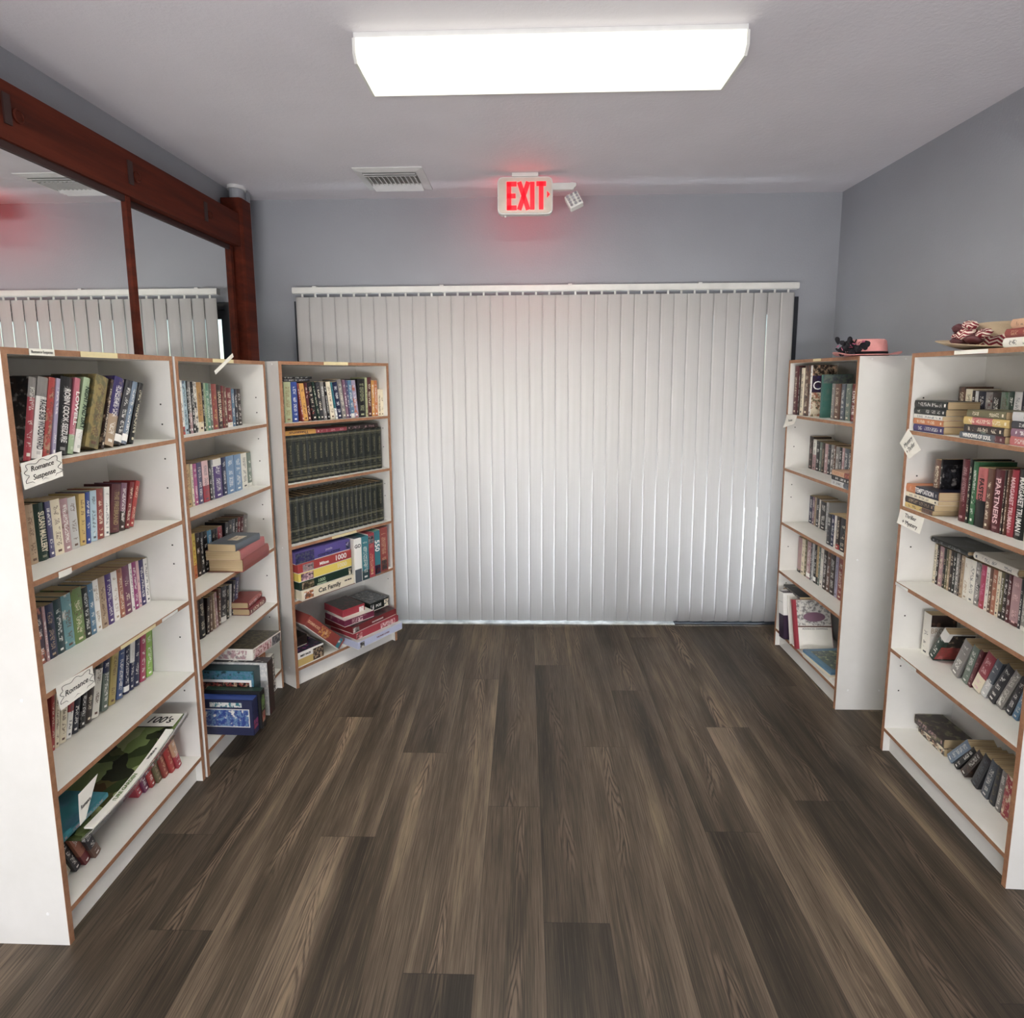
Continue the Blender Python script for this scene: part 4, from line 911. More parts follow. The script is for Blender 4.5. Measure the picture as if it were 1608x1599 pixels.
# extra uprights hidden partly behind the front stack, far right bookcase, second shelf
G = 'small paperbacks behind the flat stack, far right bookcase'
x = .352
for c, cols, w_ in (('grey brown', ('photo_grey', 'brown', 'white'), .034), ('black', ('black', 'teal', 'white'), .030), ('pink', ('dusty_pink', 'salmon', 'white'), .024), ('dark slate', ('slate', 'black', 'white'), .036), ('charcoal', ('charcoal', 'black', 'white'), .034), ('dark brown', ('dark_brown', 'black', 'white'), .034)):
    book(at('r2', x, .132, 1.1654), w_, .11, .176, cols, False, c+' paperback standing behind the small flat stack, far right bookcase', G); x += w_+.001
G = 'small flat stack on the second shelf of the far right bookcase'; z = 1.165
for t, cols, c in ((.026, ('pale_grey', 'slate', 'charcoal'), 'grey paperback at the bottom'), (.024, ('black', 'grey_green', 'white'), 'black paperback in the middle'), (.026, ('peach', 'brick_red', 'orange'), 'peach and red paperback on top')):
    flat('r2', .565, .006, z, .172, .11, t, cols, c+' of the small flat stack, far right bookcase', G, flip=True, pat=(0, .3 if t == .026 else 0, 0)); z += t+.0008
# middle left bookcase, third shelf: three thick books
G = 'thick books stacked across the front of the middle left bookcase'
flat('l2', .335, -.045, .82, .275, .178, .064, ('brick_red', 'dark_red', 'brick_red'), 'thick red hardback at the bottom of the stack overhanging its shelf', G, hard=True, rz=1.5, flg=(0, 0, 0))
flat('l2', .318, -.042, .885, .258, .168, .046, ('salmon', 'dusty_pink', 'pale_pink'), 'faded pink book in the middle of the overhanging stack', G, hard=False, rz=2, flg=(0, 0, 0))
g = flat('l2', .30, -.03, .932, .215, .14, .034, ('slate', 'photo_grey', 'charcoal'), 'grey book with a label picture, topmost of the overhanging stack', G, hard=False, rz=-3, flg=(0, 0, 0))
pc = MB().box(-.0006, -.0001, .03, .085, .07, .15).obj('cover_picture', M['photo'], g); setc(pc, ('cream', 'tan', 'orange'))
G = 'red books lying flat on the fourth shelf, middle left bookcase'
flat('l2', .560, .060, .505, .175, .13, .036, ('dark_red', 'black', 'cream'), 'dark red book with printed spine lying beside the uprights, lower one', G, hard=True, pat=(0, 0, .3))
flat('l2', .562, .065, .542, .165, .12, .034, ('brick_red', 'red', 'pale_pink'), 'bright red book lying on the darker red one', G, hard=True, rz=4)
# corner bookcase, flat books above the uprights
G = 'books laid flat on top of uprights in the corner bookcase'
flat('l3', .03, .05, 1.722, .19, .13, .014, ('charcoal', 'photo_grey', 'pale'), 'thin grey book laid on the uprights, top shelf of corner bookcase', G)
flat('l3', .035, .06, 1.7365, .2, .12, .012, ('black', 'charcoal', 'pale'), 'thin black book laid topmost on the top shelf of corner bookcase', G, rz=-3)
flat('l3', .024, .045, 1.4275, .215, .15, .026, ('marigold', 'ochre', 'brown'), 'yellow thesaurus laid flat on the black encyclopedias', G, title='Thesaurus')
flat('l3', .242, .045, 1.4275, .215, .14, .022, ('rose_red', 'crimson', 'pale_pink'), 'red paperback laid flat on the black encyclopedias', G)
flat('l3', .462, .05, 1.4275, .24, .15, .026, ('dark_brown', 'photo_grey', 'dusty_pink'), 'dark brown book laid flat on the black encyclopedias', G, pat=(0, 0, .4))
# ------------------------------------------------------------------ puzzle and game boxes
def gbox(mtx, L, D, H, cols, label, group, axis='z', name='puzzle_box', side=(None, None), pic=None, words=(), noprint=False, flg=(0, 0, 1), pat=(0, 0, 0), tray='off_white', cat='box'):
    """lid over a shallow tray; spine printing on the -y face"""
    r = empty(name, mtx, label=label, cat=cat, group=group)
    m = MB()
    if axis == 'z': m.box(0, L, 0, D, .004, H); tr = MB().box(.002, L-.002, .002, D-.002, 0, .0038)
    elif axis == 'x': m.box(.004, L, 0, D, 0, H); tr = MB().box(0, .0038, .002, D-.002, .002, H-.002)
    else: m.box(0, L, 0, D-.004, 0, H); tr = MB().box(.002, L-.002, D-.0038, D, .002, H-.002)
    o = m.obj('lid', M['photo'] if noprint else M['cover'], r, bevel=.0012, seg=1)
    setc(o, cols, pat, (L, H, random.random()*9), flg)
    tr.obj('tray', colmat(tray), r)
    for p in (pic or ()):
        b, c = p; q = MB().box(*b).obj('picture', M['photo'], r); setc(q, c)
    for s, size, colr, mt in words: text(s, size, colmat(colr), r, mt, bold=.0008)
    return r
G = 'puzzle boxes stacked flat on the fourth shelf of the corner bookcase'
fy = -.0006
gbox(at('l3', .045, -.03, .5055), .36, .25, .057, ('cream', 'off_white', 'charcoal'), 'cream puzzle box with cat picture, bottom of the flat stack', G, flg=(0, 0, 0), pic=[((.015, .075, fy, 0, .008, .05), ('brown', 'orange', 'white'))], words=[('Cat Family', .036, 'black', T(.185, fy, .030) @ FRONT), ('1000 PIECES', .010, 'charcoal', T(.315, fy, .036) @ FRONT)])
gbox(at('l3', .040, -.026, .5635), .355, .25, .051, ('dark_green', 'leaf_green', 'pale'), 'dark green puzzle box above the cream one', G, flg=(0, 0, 0), pic=[((.012, .09, fy, 0, .004, .046), ('dark_brown', 'olive', 'tan')), ((.33, .35, fy, 0, .008, .044), ('black', 'cream', 'tan'))], words=[('1000', .026, 'pale_green', T(.14, fy, .030) @ FRONT), ('PIECE PUZZLE', .010, 'pale_green', T(.14, fy, .010) @ FRONT)])
gbox(at('l3', .034, -.026, .6155), .362, .25, .050, ('bright_yellow', 'mustard', 'cream'), 'bright yellow puzzle box in the middle of the flat stack', G, flg=(0, 0, 0), pic=[((.015, .095, fy, 0, .004, .046), ('mauve', 'pale_pink', 'dark_brown'))], words=[('1000', .036, 'cream', T(.29, fy, .027) @ FRONT)])
gbox(at('l3', .030, -.03, .6665), .362, .25, .052, ('red', 'dark_red', 'white'), 'red thousand piece puzzle box, second from the top', G, flg=(0, 0, 0), pic=[((.03, .10, fy, 0, .005, .047), ('photo_grey', 'dusty_pink', 'charcoal'))], words=[('1000', .042, 'white', T(.285, fy, .028) @ FRONT), ('Milton', .024, 'white', T(.17, fy, .024) @ FRONT)])
gbox(at('l3', .022, -.022, .7195), .37, .25, .066, ('purple', 'slate_purple', 'navy'), 'purple puzzle box at the top of the flat stack', G, flg=(0, 0, 0), pic=[((.0, .12, fy, 0, .002, .064), ('deep_purple', 'slate', 'navy')), ((.34, .366, fy, 0, .010, .05), ('navy', 'slate', 'lavender'))], words=[('puzzle', .018, 'lavender', T(.22, fy, .042) @ FRONT), ('CONSTELLATIONS', .018, 'navy', T(.22, fy, .018) @ FRONT)])
G = 'game boxes standing upright on the fourth shelf of the corner bookcase'
gbox(at('l3', .406, -.040, .5055), .053, .24, .275, ('white', 'slate', 'charcoal'), 'white upright puzzle box with grey foot, beside the flat stack', G, axis='x', flg=(0, 0, 0), pat=(0, .3, 0), words=[('GO', .03, 'black', T(.028, fy, .225) @ FRONT)])
gbox(at('l3', .462, -.038, .5055), .058, .24, .272, ('teal', 'dark_teal', 'pale'), 'teal upright puzzle box, second from the left', G, axis='x', pat=(0, .22, 0))
gbox(at('l3', .523, -.028, .5055), .050, .24, .278, ('crimson', 'red', 'peach'), 'crimson upright puzzle box, third from the left', G, axis='x', flg=(0, 0, 1), pic=[((.006, .044, fy, 0, .215, .262), ('photo_grey', 'slate', 'black'))], words=[('*', .05, 'mustard', T(.025, fy, .03) @ FRONT)])
gbox(at('l3', .577, -.018, .5055), .050, .23, .280, ('teal', 'sea_green', 'pale'), 'blue green upright puzzle box numbered 550', G, axis='x', flg=(0, 0, 0), pic=[((.004, .046, fy, 0, .005, .06), ('maroon', 'navy', 'black'))], words=[('550', .05, 'pure_white', T(.025, fy, .185) @ DOWN)])
gbox(at('l3', .631, -.010, .5055), .066, .23, .284, ('brick_red', 'terracotta', 'peach'), 'brick red upright puzzle box, rightmost beside the side panel', G, axis='x', pic=[((.012, .054, fy, 0, .012, .075), ('charcoal', 'brown', 'maroon'))])
G = 'boxes heaped on the bottom shelf of the corner bookcase'
gbox(at('l3', .358, -.10, .1155) @ RZ(1), .365, .27, .048, ('pale_lilac', 'pale_grey', 'slate'), 'pale blue box at the bottom of the heap, sticking out furthest', G, flg=(0, 0, 0), pic=[((.018, .05, fy, 0, .006, .040), ('charcoal', 'off_white', 'black'))], words=[('THE MUSIC LOVERS', .012, 'mauve', T(.2, fy, .024) @ FRONT)])
gbox(at('l3', .372, -.072, .164) @ RZ(0), .34, .25, .044, ('crimson', 'dusty_pink', 'pale_pink'), 'bright red puzzle box lying on the pale blue box', G, flg=(0, 0, 0), pic=[((0, .045, fy, 0, .003, .040), ('salmon', 'pale_pink', 'maroon')), ((.19, .31, fy, 0, .006, .038), ('pale_pink', 'crimson', 'dusty_pink'))])
gbox(at('l3', .352, -.065, .2085) @ RZ(2), .36, .26, .042, ('dark_red', 'maroon', 'pale'), 'dark red box with black top, third from the bottom of the heap', G, flg=(0, 0, 0), pic=[((.004, .05, fy, 0, .004, .036), ('photo_grey', 'dark_brown', 'pale')), ((.005, .355, .004, .255, .0421, .0426), ('black', 'maroon', 'dark_brown'))], words=[('PHOTOMOSAICS', .012, 'pale', T(.2, fy, .02) @ FRONT)])
gbox(at('l3', .325, -.026, .2515) @ RZ(-4), .215, .21, .040, ('plum_red', 'dusty_pink', 'pale_pink'), 'plum coloured box lying askew with white lid top', G, flg=(0, 0, 1), pic=[((.10, .13, fy, 0, .006, .032), ('pale_pink', 'plum', 'white')), ((.002, .213, .002, .208, .0401, .0405), ('off_white', 'off_white', 'pale'))])
gbox(at('l3', .345, .015, .2925) @ RZ(-4), .160, .20, .048, ('crimson', 'red', 'black'), 'small red box with dark picture lid and barcode, topmost of the heap', G, name='game_box', flg=(0, 0, 0), pic=[((.004, .156, .004, .196, .0481, .0486), ('black', 'dark_brown', 'maroon')), ((.118, .152, fy, 0, .004, .034), ('white', 'white', 'black'))])
gbox(at('l3', .562, .022, .2535) @ RZ(-1), .155, .225, .056, ('black_green', 'slate', 'pale'), 'dark grey box on the right of the heap with pale lettering', G, flg=(0, 0, 0), pic=[((.005, .03, fy, 0, .010, .046), ('white', 'slate', 'black')), ((.115, .15, fy, 0, .006, .05), ('cream', 'slate', 'tan')), ((.004, .151, .004, .22, .0561, .0565), ('slate', 'black_green', 'photo_grey'))], words=[('POE', .024, 'pale', T(.068, fy, .028) @ FRONT)])
gbox(at('l3', .020, .004, .1155), .172, .20, .084, ('white', 'mustard', 'black'), 'white and yellow game box in the lower left of the corner bookcase', G, name='game_box', flg=(0, 0, 0), pat=(0, .55, 0), pic=[((.10, .170, fy, 0, .006, .074), ('dark_brown', 'tan', 'black')), ((.003, .169, .003, .19, .0841, .0845), ('black', 'navy', 'magenta'))], words=[('BEST FACE', .014, 'black', T(.05, fy, .062) @ FRONT)])
gbox(at('l3', .020, .07, .2), .11, .16, .060, ('dark_brown', 'maroon', 'black'), 'dark brown box behind the leaning red box', G, name='game_box')
gbox(at('l3', .2935, .0, .1155) @ RY(46) @ T(-.325, 0, 0), .325, .19, .066, ('brick_red', 'orange', 'peach'), 'long red box leaning diagonally against the lower left boxes', G, name='game_box', flg=(0, 0, 0), pic=[((.115, .20, fy, 0, .008, .056), ('brick_red', 'marigold', 'peach')), ((.285, .312, fy, 0, .004, .062), ('teal', 'teal', 'pale'))], words=[('DOMINOES', .020, 'peach', T(.058, fy, .033) @ FRONT)])
# middle left bookcase, bottom shelf: large boxes on edge, sticking out
G = 'large boxes standing on edge on the bottom shelf, middle left bookcase'
sx = -.0006
gbox(at('l2', .128, -.152, .1155), .050, .262, .172, ('navy', 'royal_blue', 'pale'), 'deep blue puzzle box with harbour picture, nearest of the row', G, axis='x', flg=(0, 0, 0), tray='navy', pic=[((sx, 0, .02, .25, .045, .125), ('royal_blue', 'cornflower', 'pale')), ((sx*.6, 0, .016, .254, .041, .129), ('pale', 'pale', 'pale')), ((sx, 0, .05, .20, .138, .160), ('pale', 'teal', 'pale_grey')), ((.006, .044, fy, 0, .03, .07), ('magenta', 'navy', 'crimson'))])
gbox(at('l2', .181, -.165, .1155), .040, .27, .186, ('black', 'dark_green', 'leaf_green'), 'black box with a green picture on its end, behind the blue box', G, axis='x', tray='black', flg=(0, 0, 0), pic=[((.008, .034, fy, 0, .09, .16), ('leaf_green', 'dark_green', 'lime_green')), ((.008, .034, fy, 0, .03, .08), ('brown', 'red', 'tan'))])
gbox(at('l2', .224, -.115, .1155), .062, .25, .262, ('dark_teal', 'steel_blue', 'pale'), 'teal edged puzzle box with white bordered picture on its side', G, axis='x', tray='teal', flg=(0, 0, 0), pic=[((sx, 0, .022, .25, .10, .205), ('black', 'brick_red', 'tan')), ((sx*.5, 0, .012, .25, .09, .218), ('white', 'white', 'white')), ((sx*.4, 0, .002, .25, .002, .26), ('steel_blue', 'teal', 'dark_teal'))])
gbox(at('l2', .290, -.15, .1155), .056, .28, .272, ('dark_brown', 'maroon', 'pale'), 'dark box with a pale grey face toward the camera, black lettered top', G, axis='x', tray='pale_grey', flg=(0, 0, 0), pat=(0, 0, .4), pic=[((sx, 0, .002, .278, .002, .270), ('pale_grey', 'pale', 'pale_grey')), ((.001, .055, 0, .28, .272, .2725), ('black', 'charcoal', 'pale'))])
gbox(at('l2', .352, -.060, .1155), .105, .24, .245, ('orange', 'peach', 'cream'), 'orange and cream picture box beside the dark box', G, axis='x', pic=[((.004, .10, fy, 0, .01, .235), ('orange', 'peach', 'brown'))])
gbox(at('l2', .470, -.068, .1155), .060, .23, .200, ('photo_grey', 'off_white', 'charcoal'), 'grey and white box furthest right of the standing row', G, axis='x', tray='charcoal', pic=[((.004, .056, fy, 0, .01, .19), ('charcoal', 'off_white', 'brown'))])
gbox(at('l2', .302, -.075, .390) @ RY(7.5), .300, .25, .055, ('off_white', 'dusty_pink', 'brick_red'), 'flat puzzle box tilted across the tops of the standing boxes', G, flg=(0, 0, 0), pic=[((.008, .19, fy, 0, .005, .048), ('pale_pink', 'brick_red', 'off_white')), ((.20, .292, fy, 0, .005, .05), ('charcoal', 'photo_grey', 'black')), ((.003, .297, .003, .245, .0551, .0555), ('dark_brown', 'olive', 'black')), ((sx, 0, .03, .22, .006, .048), ('dusty_pink', 'off_white', 'photo_grey'))])
# near left bookcase, bottom shelf
G = 'paperbacks leaning at the back of the bottom shelf, near left bookcase'
x = .49
for i, (c, cols, w_) in enumerate((('crimson', ('crimson', 'red', 'pale'), .026), ('purple', ('plum', 'magenta', 'white'), .026), ('red', ('red', 'maroon', 'white'), .024), ('olive green', ('olive', 'dark_green', 'tan'), .028), ('bright red', ('brick_red', 'crimson', 'peach'), .030), ('scarlet', ('red', 'brick_red', 'peach'), .026), ('pink and tan', ('peach', 'crimson', 'white'), .026))):
    L = -16; t = math.radians(L)
    book(at('l1', x, .105-.009*i, .1154) @ RY(L), w_, .11, .185, cols, False, '%s paperback leaning under the right end of the big calendar' % c, G, pat=(0, .35 if i == 6 else 0, .25)); x += w_/math.cos(t)+.0012
x = .108
for i, (c, cols, w_) in enumerate((('slate blue', ('slate_purple', 'cream', 'white'), .034), ('black', ('black', 'charcoal', 'white'), .024), ('orange and red', ('terracotta', 'dark_red', 'white'), .026), ('charcoal', ('charcoal', 'brown', 'pale'), .030))):
    L = -22; t = math.radians(L)
    book(at('l1', x, .095-.012*i, .1154) @ RY(L), w_, .11, .165, cols, False, '%s paperback leaning under the left end of the big calendar' % c, G, pat=(0, .3, .2)); x += w_/math.cos(t)+.0012
cm = at('l1', .085, .0, .283) @ RY(-8.0) @ RX(-1)
def bentslab(L, D, t, sag, n=14, mat=None):
    m = MB(); vs = []
    for zz in (0, t):
        for j in (0, 1):
            for i in range(n+1):
                a = i/n; vs.append(Vector((L*a, D*j, zz-sag*4*a*(1-a)+.0)))
    k = n+1; fs = []
    for i in range(n): fs += [(i, k+i, k+i+1, i+1), (2*k+i, 2*k+i+1, 3*k+i+1, 3*k+i), (i, i+1, 2*k+i+1, 2*k+i), (k+i+1, k+i, 3*k+i, 3*k+i+1)]
    fs += [(0, 2*k, 3*k, k), (n, k+n, 3*k+n, 2*k+n)]
    return m.add([mat @ v for v in vs] if mat is not None else vs, fs)
cal = empty('wall_calendar', cm, label='large leaf patterned calendar in clear wrap lying over the bottom shelf books', cat='calendar')
bentslab(.575, .27, .008, .028).obj('printed_sheet', M['leaf'], cal)
bentslab(.58, .012, .014, .028, mat=T(-.002, -.013, -.002)).obj('plastic_wrap', M['wrap'], cal)
MB().box(.50, .573, .004, .266, .0083, .0088).obj('title_strip', M['paper'], cal)
MB().box(.495, .50, .004, .266, .0083, .009).obj('dark_rule', M['ink'], cal)
text("Wall 100's", .05, M['ink'], cal, T(.535, .135, .0092) @ RZ(-90), shear=.3, bold=.001, sx=1.0)
c2 = empty('magazine', cm @ T(.03, -.012, -.004) , label='long white magazine along the front edge of the leaf calendar', cat='magazine')
bentslab(.44, .03, .006, .018, mat=T(0, -.006, .020)).obj('folded_sheet', M['paper'], c2)
text('NATURE GARDEN', .018, colmat('leaf_green'), c2, T(.16, .009, .0118) , bold=.0006)
text('WORLD MARKET', .012, M['ink'], c2, T(.345, .009, .0145), bold=.0004)
flat('l1', .028, .012, .322, .19, .165, .016, ('teal', 'steel_blue', 'dusty_pink'), 'teal paperback lying on the left end of the big calendar', 'teal book on the bottom shelf', ry=-4, rz=-2)
# far right bookcase, bottom shelf
G = 'large books and binders on the bottom shelf, far right bookcase'
book(at('r2', .022, .03, .1154), .03, .22, .27, ('brown', 'salmon', 'cream'), False, 'thin brown book standing against the left side of the far right bookcase', G)
flat('r2', .03, .03, .401, .22, .2, .012, ('charcoal', 'sage', 'cream'), 'thin dark book laid over the tops of the binders, far right bookcase', G)
gb = gbox(at('r2', .058, .0, .1155), .030, .23, .28, ('white', 'pale', 'slate'), 'plain white binder left of the purple one, far right bookcase', G, name='binder', axis='x', flg=(0, 0, 0), cat='binder')
gbox(at('r2', .135, -.03, .1155) @ RY(-8), .070, .235, .285, ('white', 'aubergine', 'slate'), 'white binder with purple lower half, far right bookcase', G, name='binder', axis='x', flg=(0, 0, 0), pat=(0, .52, 0), words=[('. . . . .', .02, 'slate', T(.035, fy, .23) @ FRONT)], cat='binder')
gbox(at('r2', .240, -.012, .1155) @ RY(-14), .012, .22, .29, ('off_white', 'pale', 'slate'), 'thin off white catalogue between the purple binder and red magazine', G, name='catalogue', axis='x', flg=(0, 0, 0), cat='catalogue')
mg = book(at('r2', .300, -.01, .1154) @ RY(-17), .030, .22, .285, ('crimson', 'red', 'white'), False, 'red spined magazine leaning, dish picture on its pale cover', G, flg=(0, 0, 0), name='magazine', cat='magazine')
MB().box(.0301, .0305, .02, .218, .0, .284).obj('cover_sheet', M['paper'], mg)
q = MB().box(.0305, .0309, .02, .216, .135, .282).obj('cover_photo', M['photo'], mg); setc(q, ('pale', 'photo_grey', 'off_white'))
MB().box(.0305, .031, .02, .218, .125, .133).obj('cover_band', colmat('brown'), mg)
e = MB().lathe([(.001, .0), (.045, .001), (.05, .0018), (.001, .0019)], 28).obj('dish_print', colmat('mauve'), mg); e.matrix_basis = T(.0309, .12, .185) @ RY(90) @ Matrix.Diagonal((.55, 1.3, 1, 1))
text('ADVANCED SWIMMING', .014, M['ink'], mg, T(.0311, .12, .115) @ Matrix(((0, 0, 1, 0), (1, 0, 0, 0), (0, 1, 0, 0), (0, 0, 0, 1))))
gbox(at('r2', .405, -.008, .1155) @ RZ(3), .275, .21, .018, ('off_white', 'cream', 'slate'), 'white folder under the blue folder, far right bookcase', G, name='folder', flg=(0, 0, 0), cat='folder')
gbox(at('r2', .395, -.004, .1345) @ RZ(5), .27, .20, .020, ('steel_blue', 'denim', 'pale'), 'blue folder lying on the bottom shelf of the far right bookcase', G, name='folder', flg=(0, 0, 0), pic=[((.03, .24, .03, .19, .0201, .0206), ('grey_green', 'slate', 'sage'))], cat='folder')
# near right bookcase, bottom shelf
G = 'worn paperbacks on the bottom shelf of the near right bookcase'
flat('r1', .045, .135, .1155, .175, .11, .034, ('dark_brown', 'cream', 'peach'), 'pale spined paperback under the brown one, bottom shelf near right', G, flip=True, pat=(0, 0, .6))
flat('r1', .028, .125, .1505, .19, .125, .040, ('dark_brown', 'olive', 'dusty_pink'), 'thick brown paperback lying on another, bottom shelf near right', G, flip=True, pat=(0, 0, .5), rz=2)
LST = (('grey blue', ('slate_blue', 'slate', 'pale'), .036, 37), ('black', ('black', 'charcoal', 'white'), .022, 34), ('dark brown', ('dark_brown', 'brown', 'pale'), .030, 30), ('charcoal green', ('charcoal', 'black_green', 'slate'), .036, 20), ('dark slate', ('slate', 'black', 'pale'), .034, 13), ('charcoal', ('charcoal', 'dark_brown', 'olive'), .024, 9), ('grey', ('photo_grey', 'charcoal', 'white'), .022, 6), ('crimson and cream', ('crimson', 'cream', 'peach'), .032, 4), ('dark red and ochre', ('dark_red', 'ochre', 'cream'), .026, 3), ('maroon', ('maroon', 'dark_red', 'cream'), .024, 2))
XS = pack([(q[2], .172, q[3]) for q in LST], .235)
for i, (c, cols, w_, L) in enumerate(LST):
    x = XS[i]
    t = math.radians(L); book(at('r1', x, .135-.002*i, .1154+w_*math.sin(t)) @ RY(L), w_, .105, .172, cols, False, '%s paperback leaning in the row, bottom shelf of the near right bookcase' % c, G, pat=(0, .0, .3) if i < 7 else (0, .0, .55))
# ------------------------------------------------------------------ hats and the stack beside
def hat(mtx, label, brimr, crownr, ch, mat, up, name='sun_hat'):
    r = empty(name, mtx, label=label, cat='hat')
    crown = [(crownr*1.03, .004), (crownr*1.02, .02), (crownr*.99, ch*.6), (crownr*.95, ch*.88), (crownr*.86, ch*.97), (crownr*.6, ch*1.0), (crownr*.3, ch*.96), (.004, ch*.95)]
    MB().lathe(crown, 48, cap=True).obj('crown', mat, r, smooth=True)
    br = [(crownr*.98, .006), (crownr*1.3, .007), (brimr*.85, .007), (brimr, .004), (brimr, .0015), (brimr*.85, .003), (crownr*1.3, .003), (crownr*.98, .002)]
    MB().lathe(br, 64, cap=False, fn=lambda a, rr: up(a)*max(0, (rr-crownr)/(brimr-crownr))**1.6).obj('brim', mat, r, smooth=True)
    return r
h = hat(T(1.715, 3.02, 1.8305), 'pink wide brimmed hat with black flowers on the far right bookcase', .150, .088, .085, M['pink_felt'], lambda a: .016*max(0, math.cos(a*2+.4))+.004)
MB().lathe([(.0905, .006), (.0925, .007), (.092, .022), (.0895, .023)], 48, cap=False).obj('hat_band', M['black_felt'], h, smooth=True)
rp = random.Random(11)
for kind, N_, mat, rad in (('black_petal', 26, M['black_felt'], .030), ('pink_petal', 9, M['pink_petal'], .014)):
    for i in range(N_):
        a = math.radians(rp.uniform(165, 232)); rr = rp.uniform(.092, .142); zz = rp.uniform(.02, .065) if kind[0] == 'b' else rp.uniform(.03, .055)
        if kind[0] == 'p': rr += .018
        m = MB(); n = 8; vs = [(0, 0, 0)]; 
        for j in range(n+1):
            t = PI*j/n; vs.append((rad*(.25+.75*math.sin(t))*math.cos(t*1.0)*.55, rad*math.sin(t)*1.3, rad*.25*math.sin(t*2)))
        m.add(vs+[(v[0], v[1], v[2]+.0015) for v in vs], [(0, j, j+1) for j in range(1, n+1)]+[(n+2, n+3+j, n+2+j) for j in range(0, n)])
        o = m.obj(kind, mat, h); o.matrix_basis = T(rr*math.cos(a), rr*math.sin(a), zz+.012) @ RZ(math.degrees(a)+rp.uniform(-60, 60)) @ RX(rp.uniform(-70, 70)) @ RY(rp.uniform(-60, 60))
for i, (a, rr, zz, s) in enumerate(((190, .118, .045, .020), (210, .128, .03, .018), (200, .105, .055, .024), (222, .120, .04, .020), (175, .118, .025, .018))):
    a = math.radians(a); MB().lathe([(.002, 0), (s*.7, s*.25), (s, s*.8), (s*.8, s*1.3), (.002, s*1.5)], 14, fn=lambda t, q: .004*math.sin(3*t)).obj('flower_centre' , M['black_felt'], h).matrix_basis = T(rr*math.cos(a), rr*math.sin(a), zz-.02)
h2 = hat(at('r1', .265, .165, 1.8305), 'straw hat with red patterned scarf on the near right bookcase', .205, .098, .105, M['straw'], lambda a: .022+.024*math.cos(a-3.3))
def scarf_mat():
    n = NT('red_patterned_scarf'); tc = n.n('TexCoord').outputs['Object']; v = n.n('TexVoronoi'); v.inputs['Scale'].default_value = 42; n.link(tc, v.inputs['Vector'])
    x, y, z = n.xyz(tc); zz = n.math('ABSOLUTE', n.math('SUBTRACT', n.math('FRACT', n.math('MULTIPLY', x, 30)), .5))
    k = n.math('GREATER_THAN', n.math('SINE', n.math('MULTIPLY', n.math('ADD', n.math('ADD', z, n.math('MULTIPLY', y, .4)), n.math('MULTIPLY', zz, .03)), 420)), .2)
    n.link(n.mix(k, lin('7d1f2e'), lin('e0cfc0')), n.b.inputs['Base Color']); n.b.inputs['Roughness'].default_value = .8; return n.m
sm = scarf_mat()
MB().lathe([(.099, .006), (.108, .008), (.112, .025), (.109, .045), (.100, .052)], 64, cap=False, fn=lambda a, q: .004*math.sin(9*a)).obj('scarf_band', sm, h2, smooth=True)
for i, (a, s, zz) in enumerate(((215, .034, .032), (232, .030, .050), (250, .036, .025), (268, .034, .055), (285, .032, .03), (300, .028, .05), (240, .03, .075), (275, .026, .085))):
    a = math.radians(a); o = MB().lathe([(.003, -s*.8), (s*.7, -s*.45), (s, 0), (s*.75, s*.5), (.003, s*.8)], 14, fn=lambda t, q: .006*math.sin(3*t+i)).obj('scarf_knot', sm if i % 2 else colmat('maroon'), h2, smooth=True)
    o.matrix_basis = T(.125*math.cos(a), .125*math.sin(a), zz+.008) @ RX(rp.uniform(-40, 40)) @ Matrix.Diagonal((1.15, 1, .72, 1))
G = 'books stacked on top of the near right bookcase'; z = BH
for t, L, cols, c in ((.032, .235, ('off_white', 'pale', 'charcoal'), 'white book at the bottom of the stack beside the straw hat'), (.030, .225, ('brick_red', 'orange', 'peach'), 'orange red book in the middle of the stack beside the straw hat'), (.030, .20, ('peach', 'ochre', 'charcoal'), 'tan book on top of the stack beside the straw hat')):
    flat('r1', .485+(.235-L)/2+(.01 if L == .2 else 0), .012, z, L, .17, t, cols, c, G, flip=True, hard=True); z += t+.0008
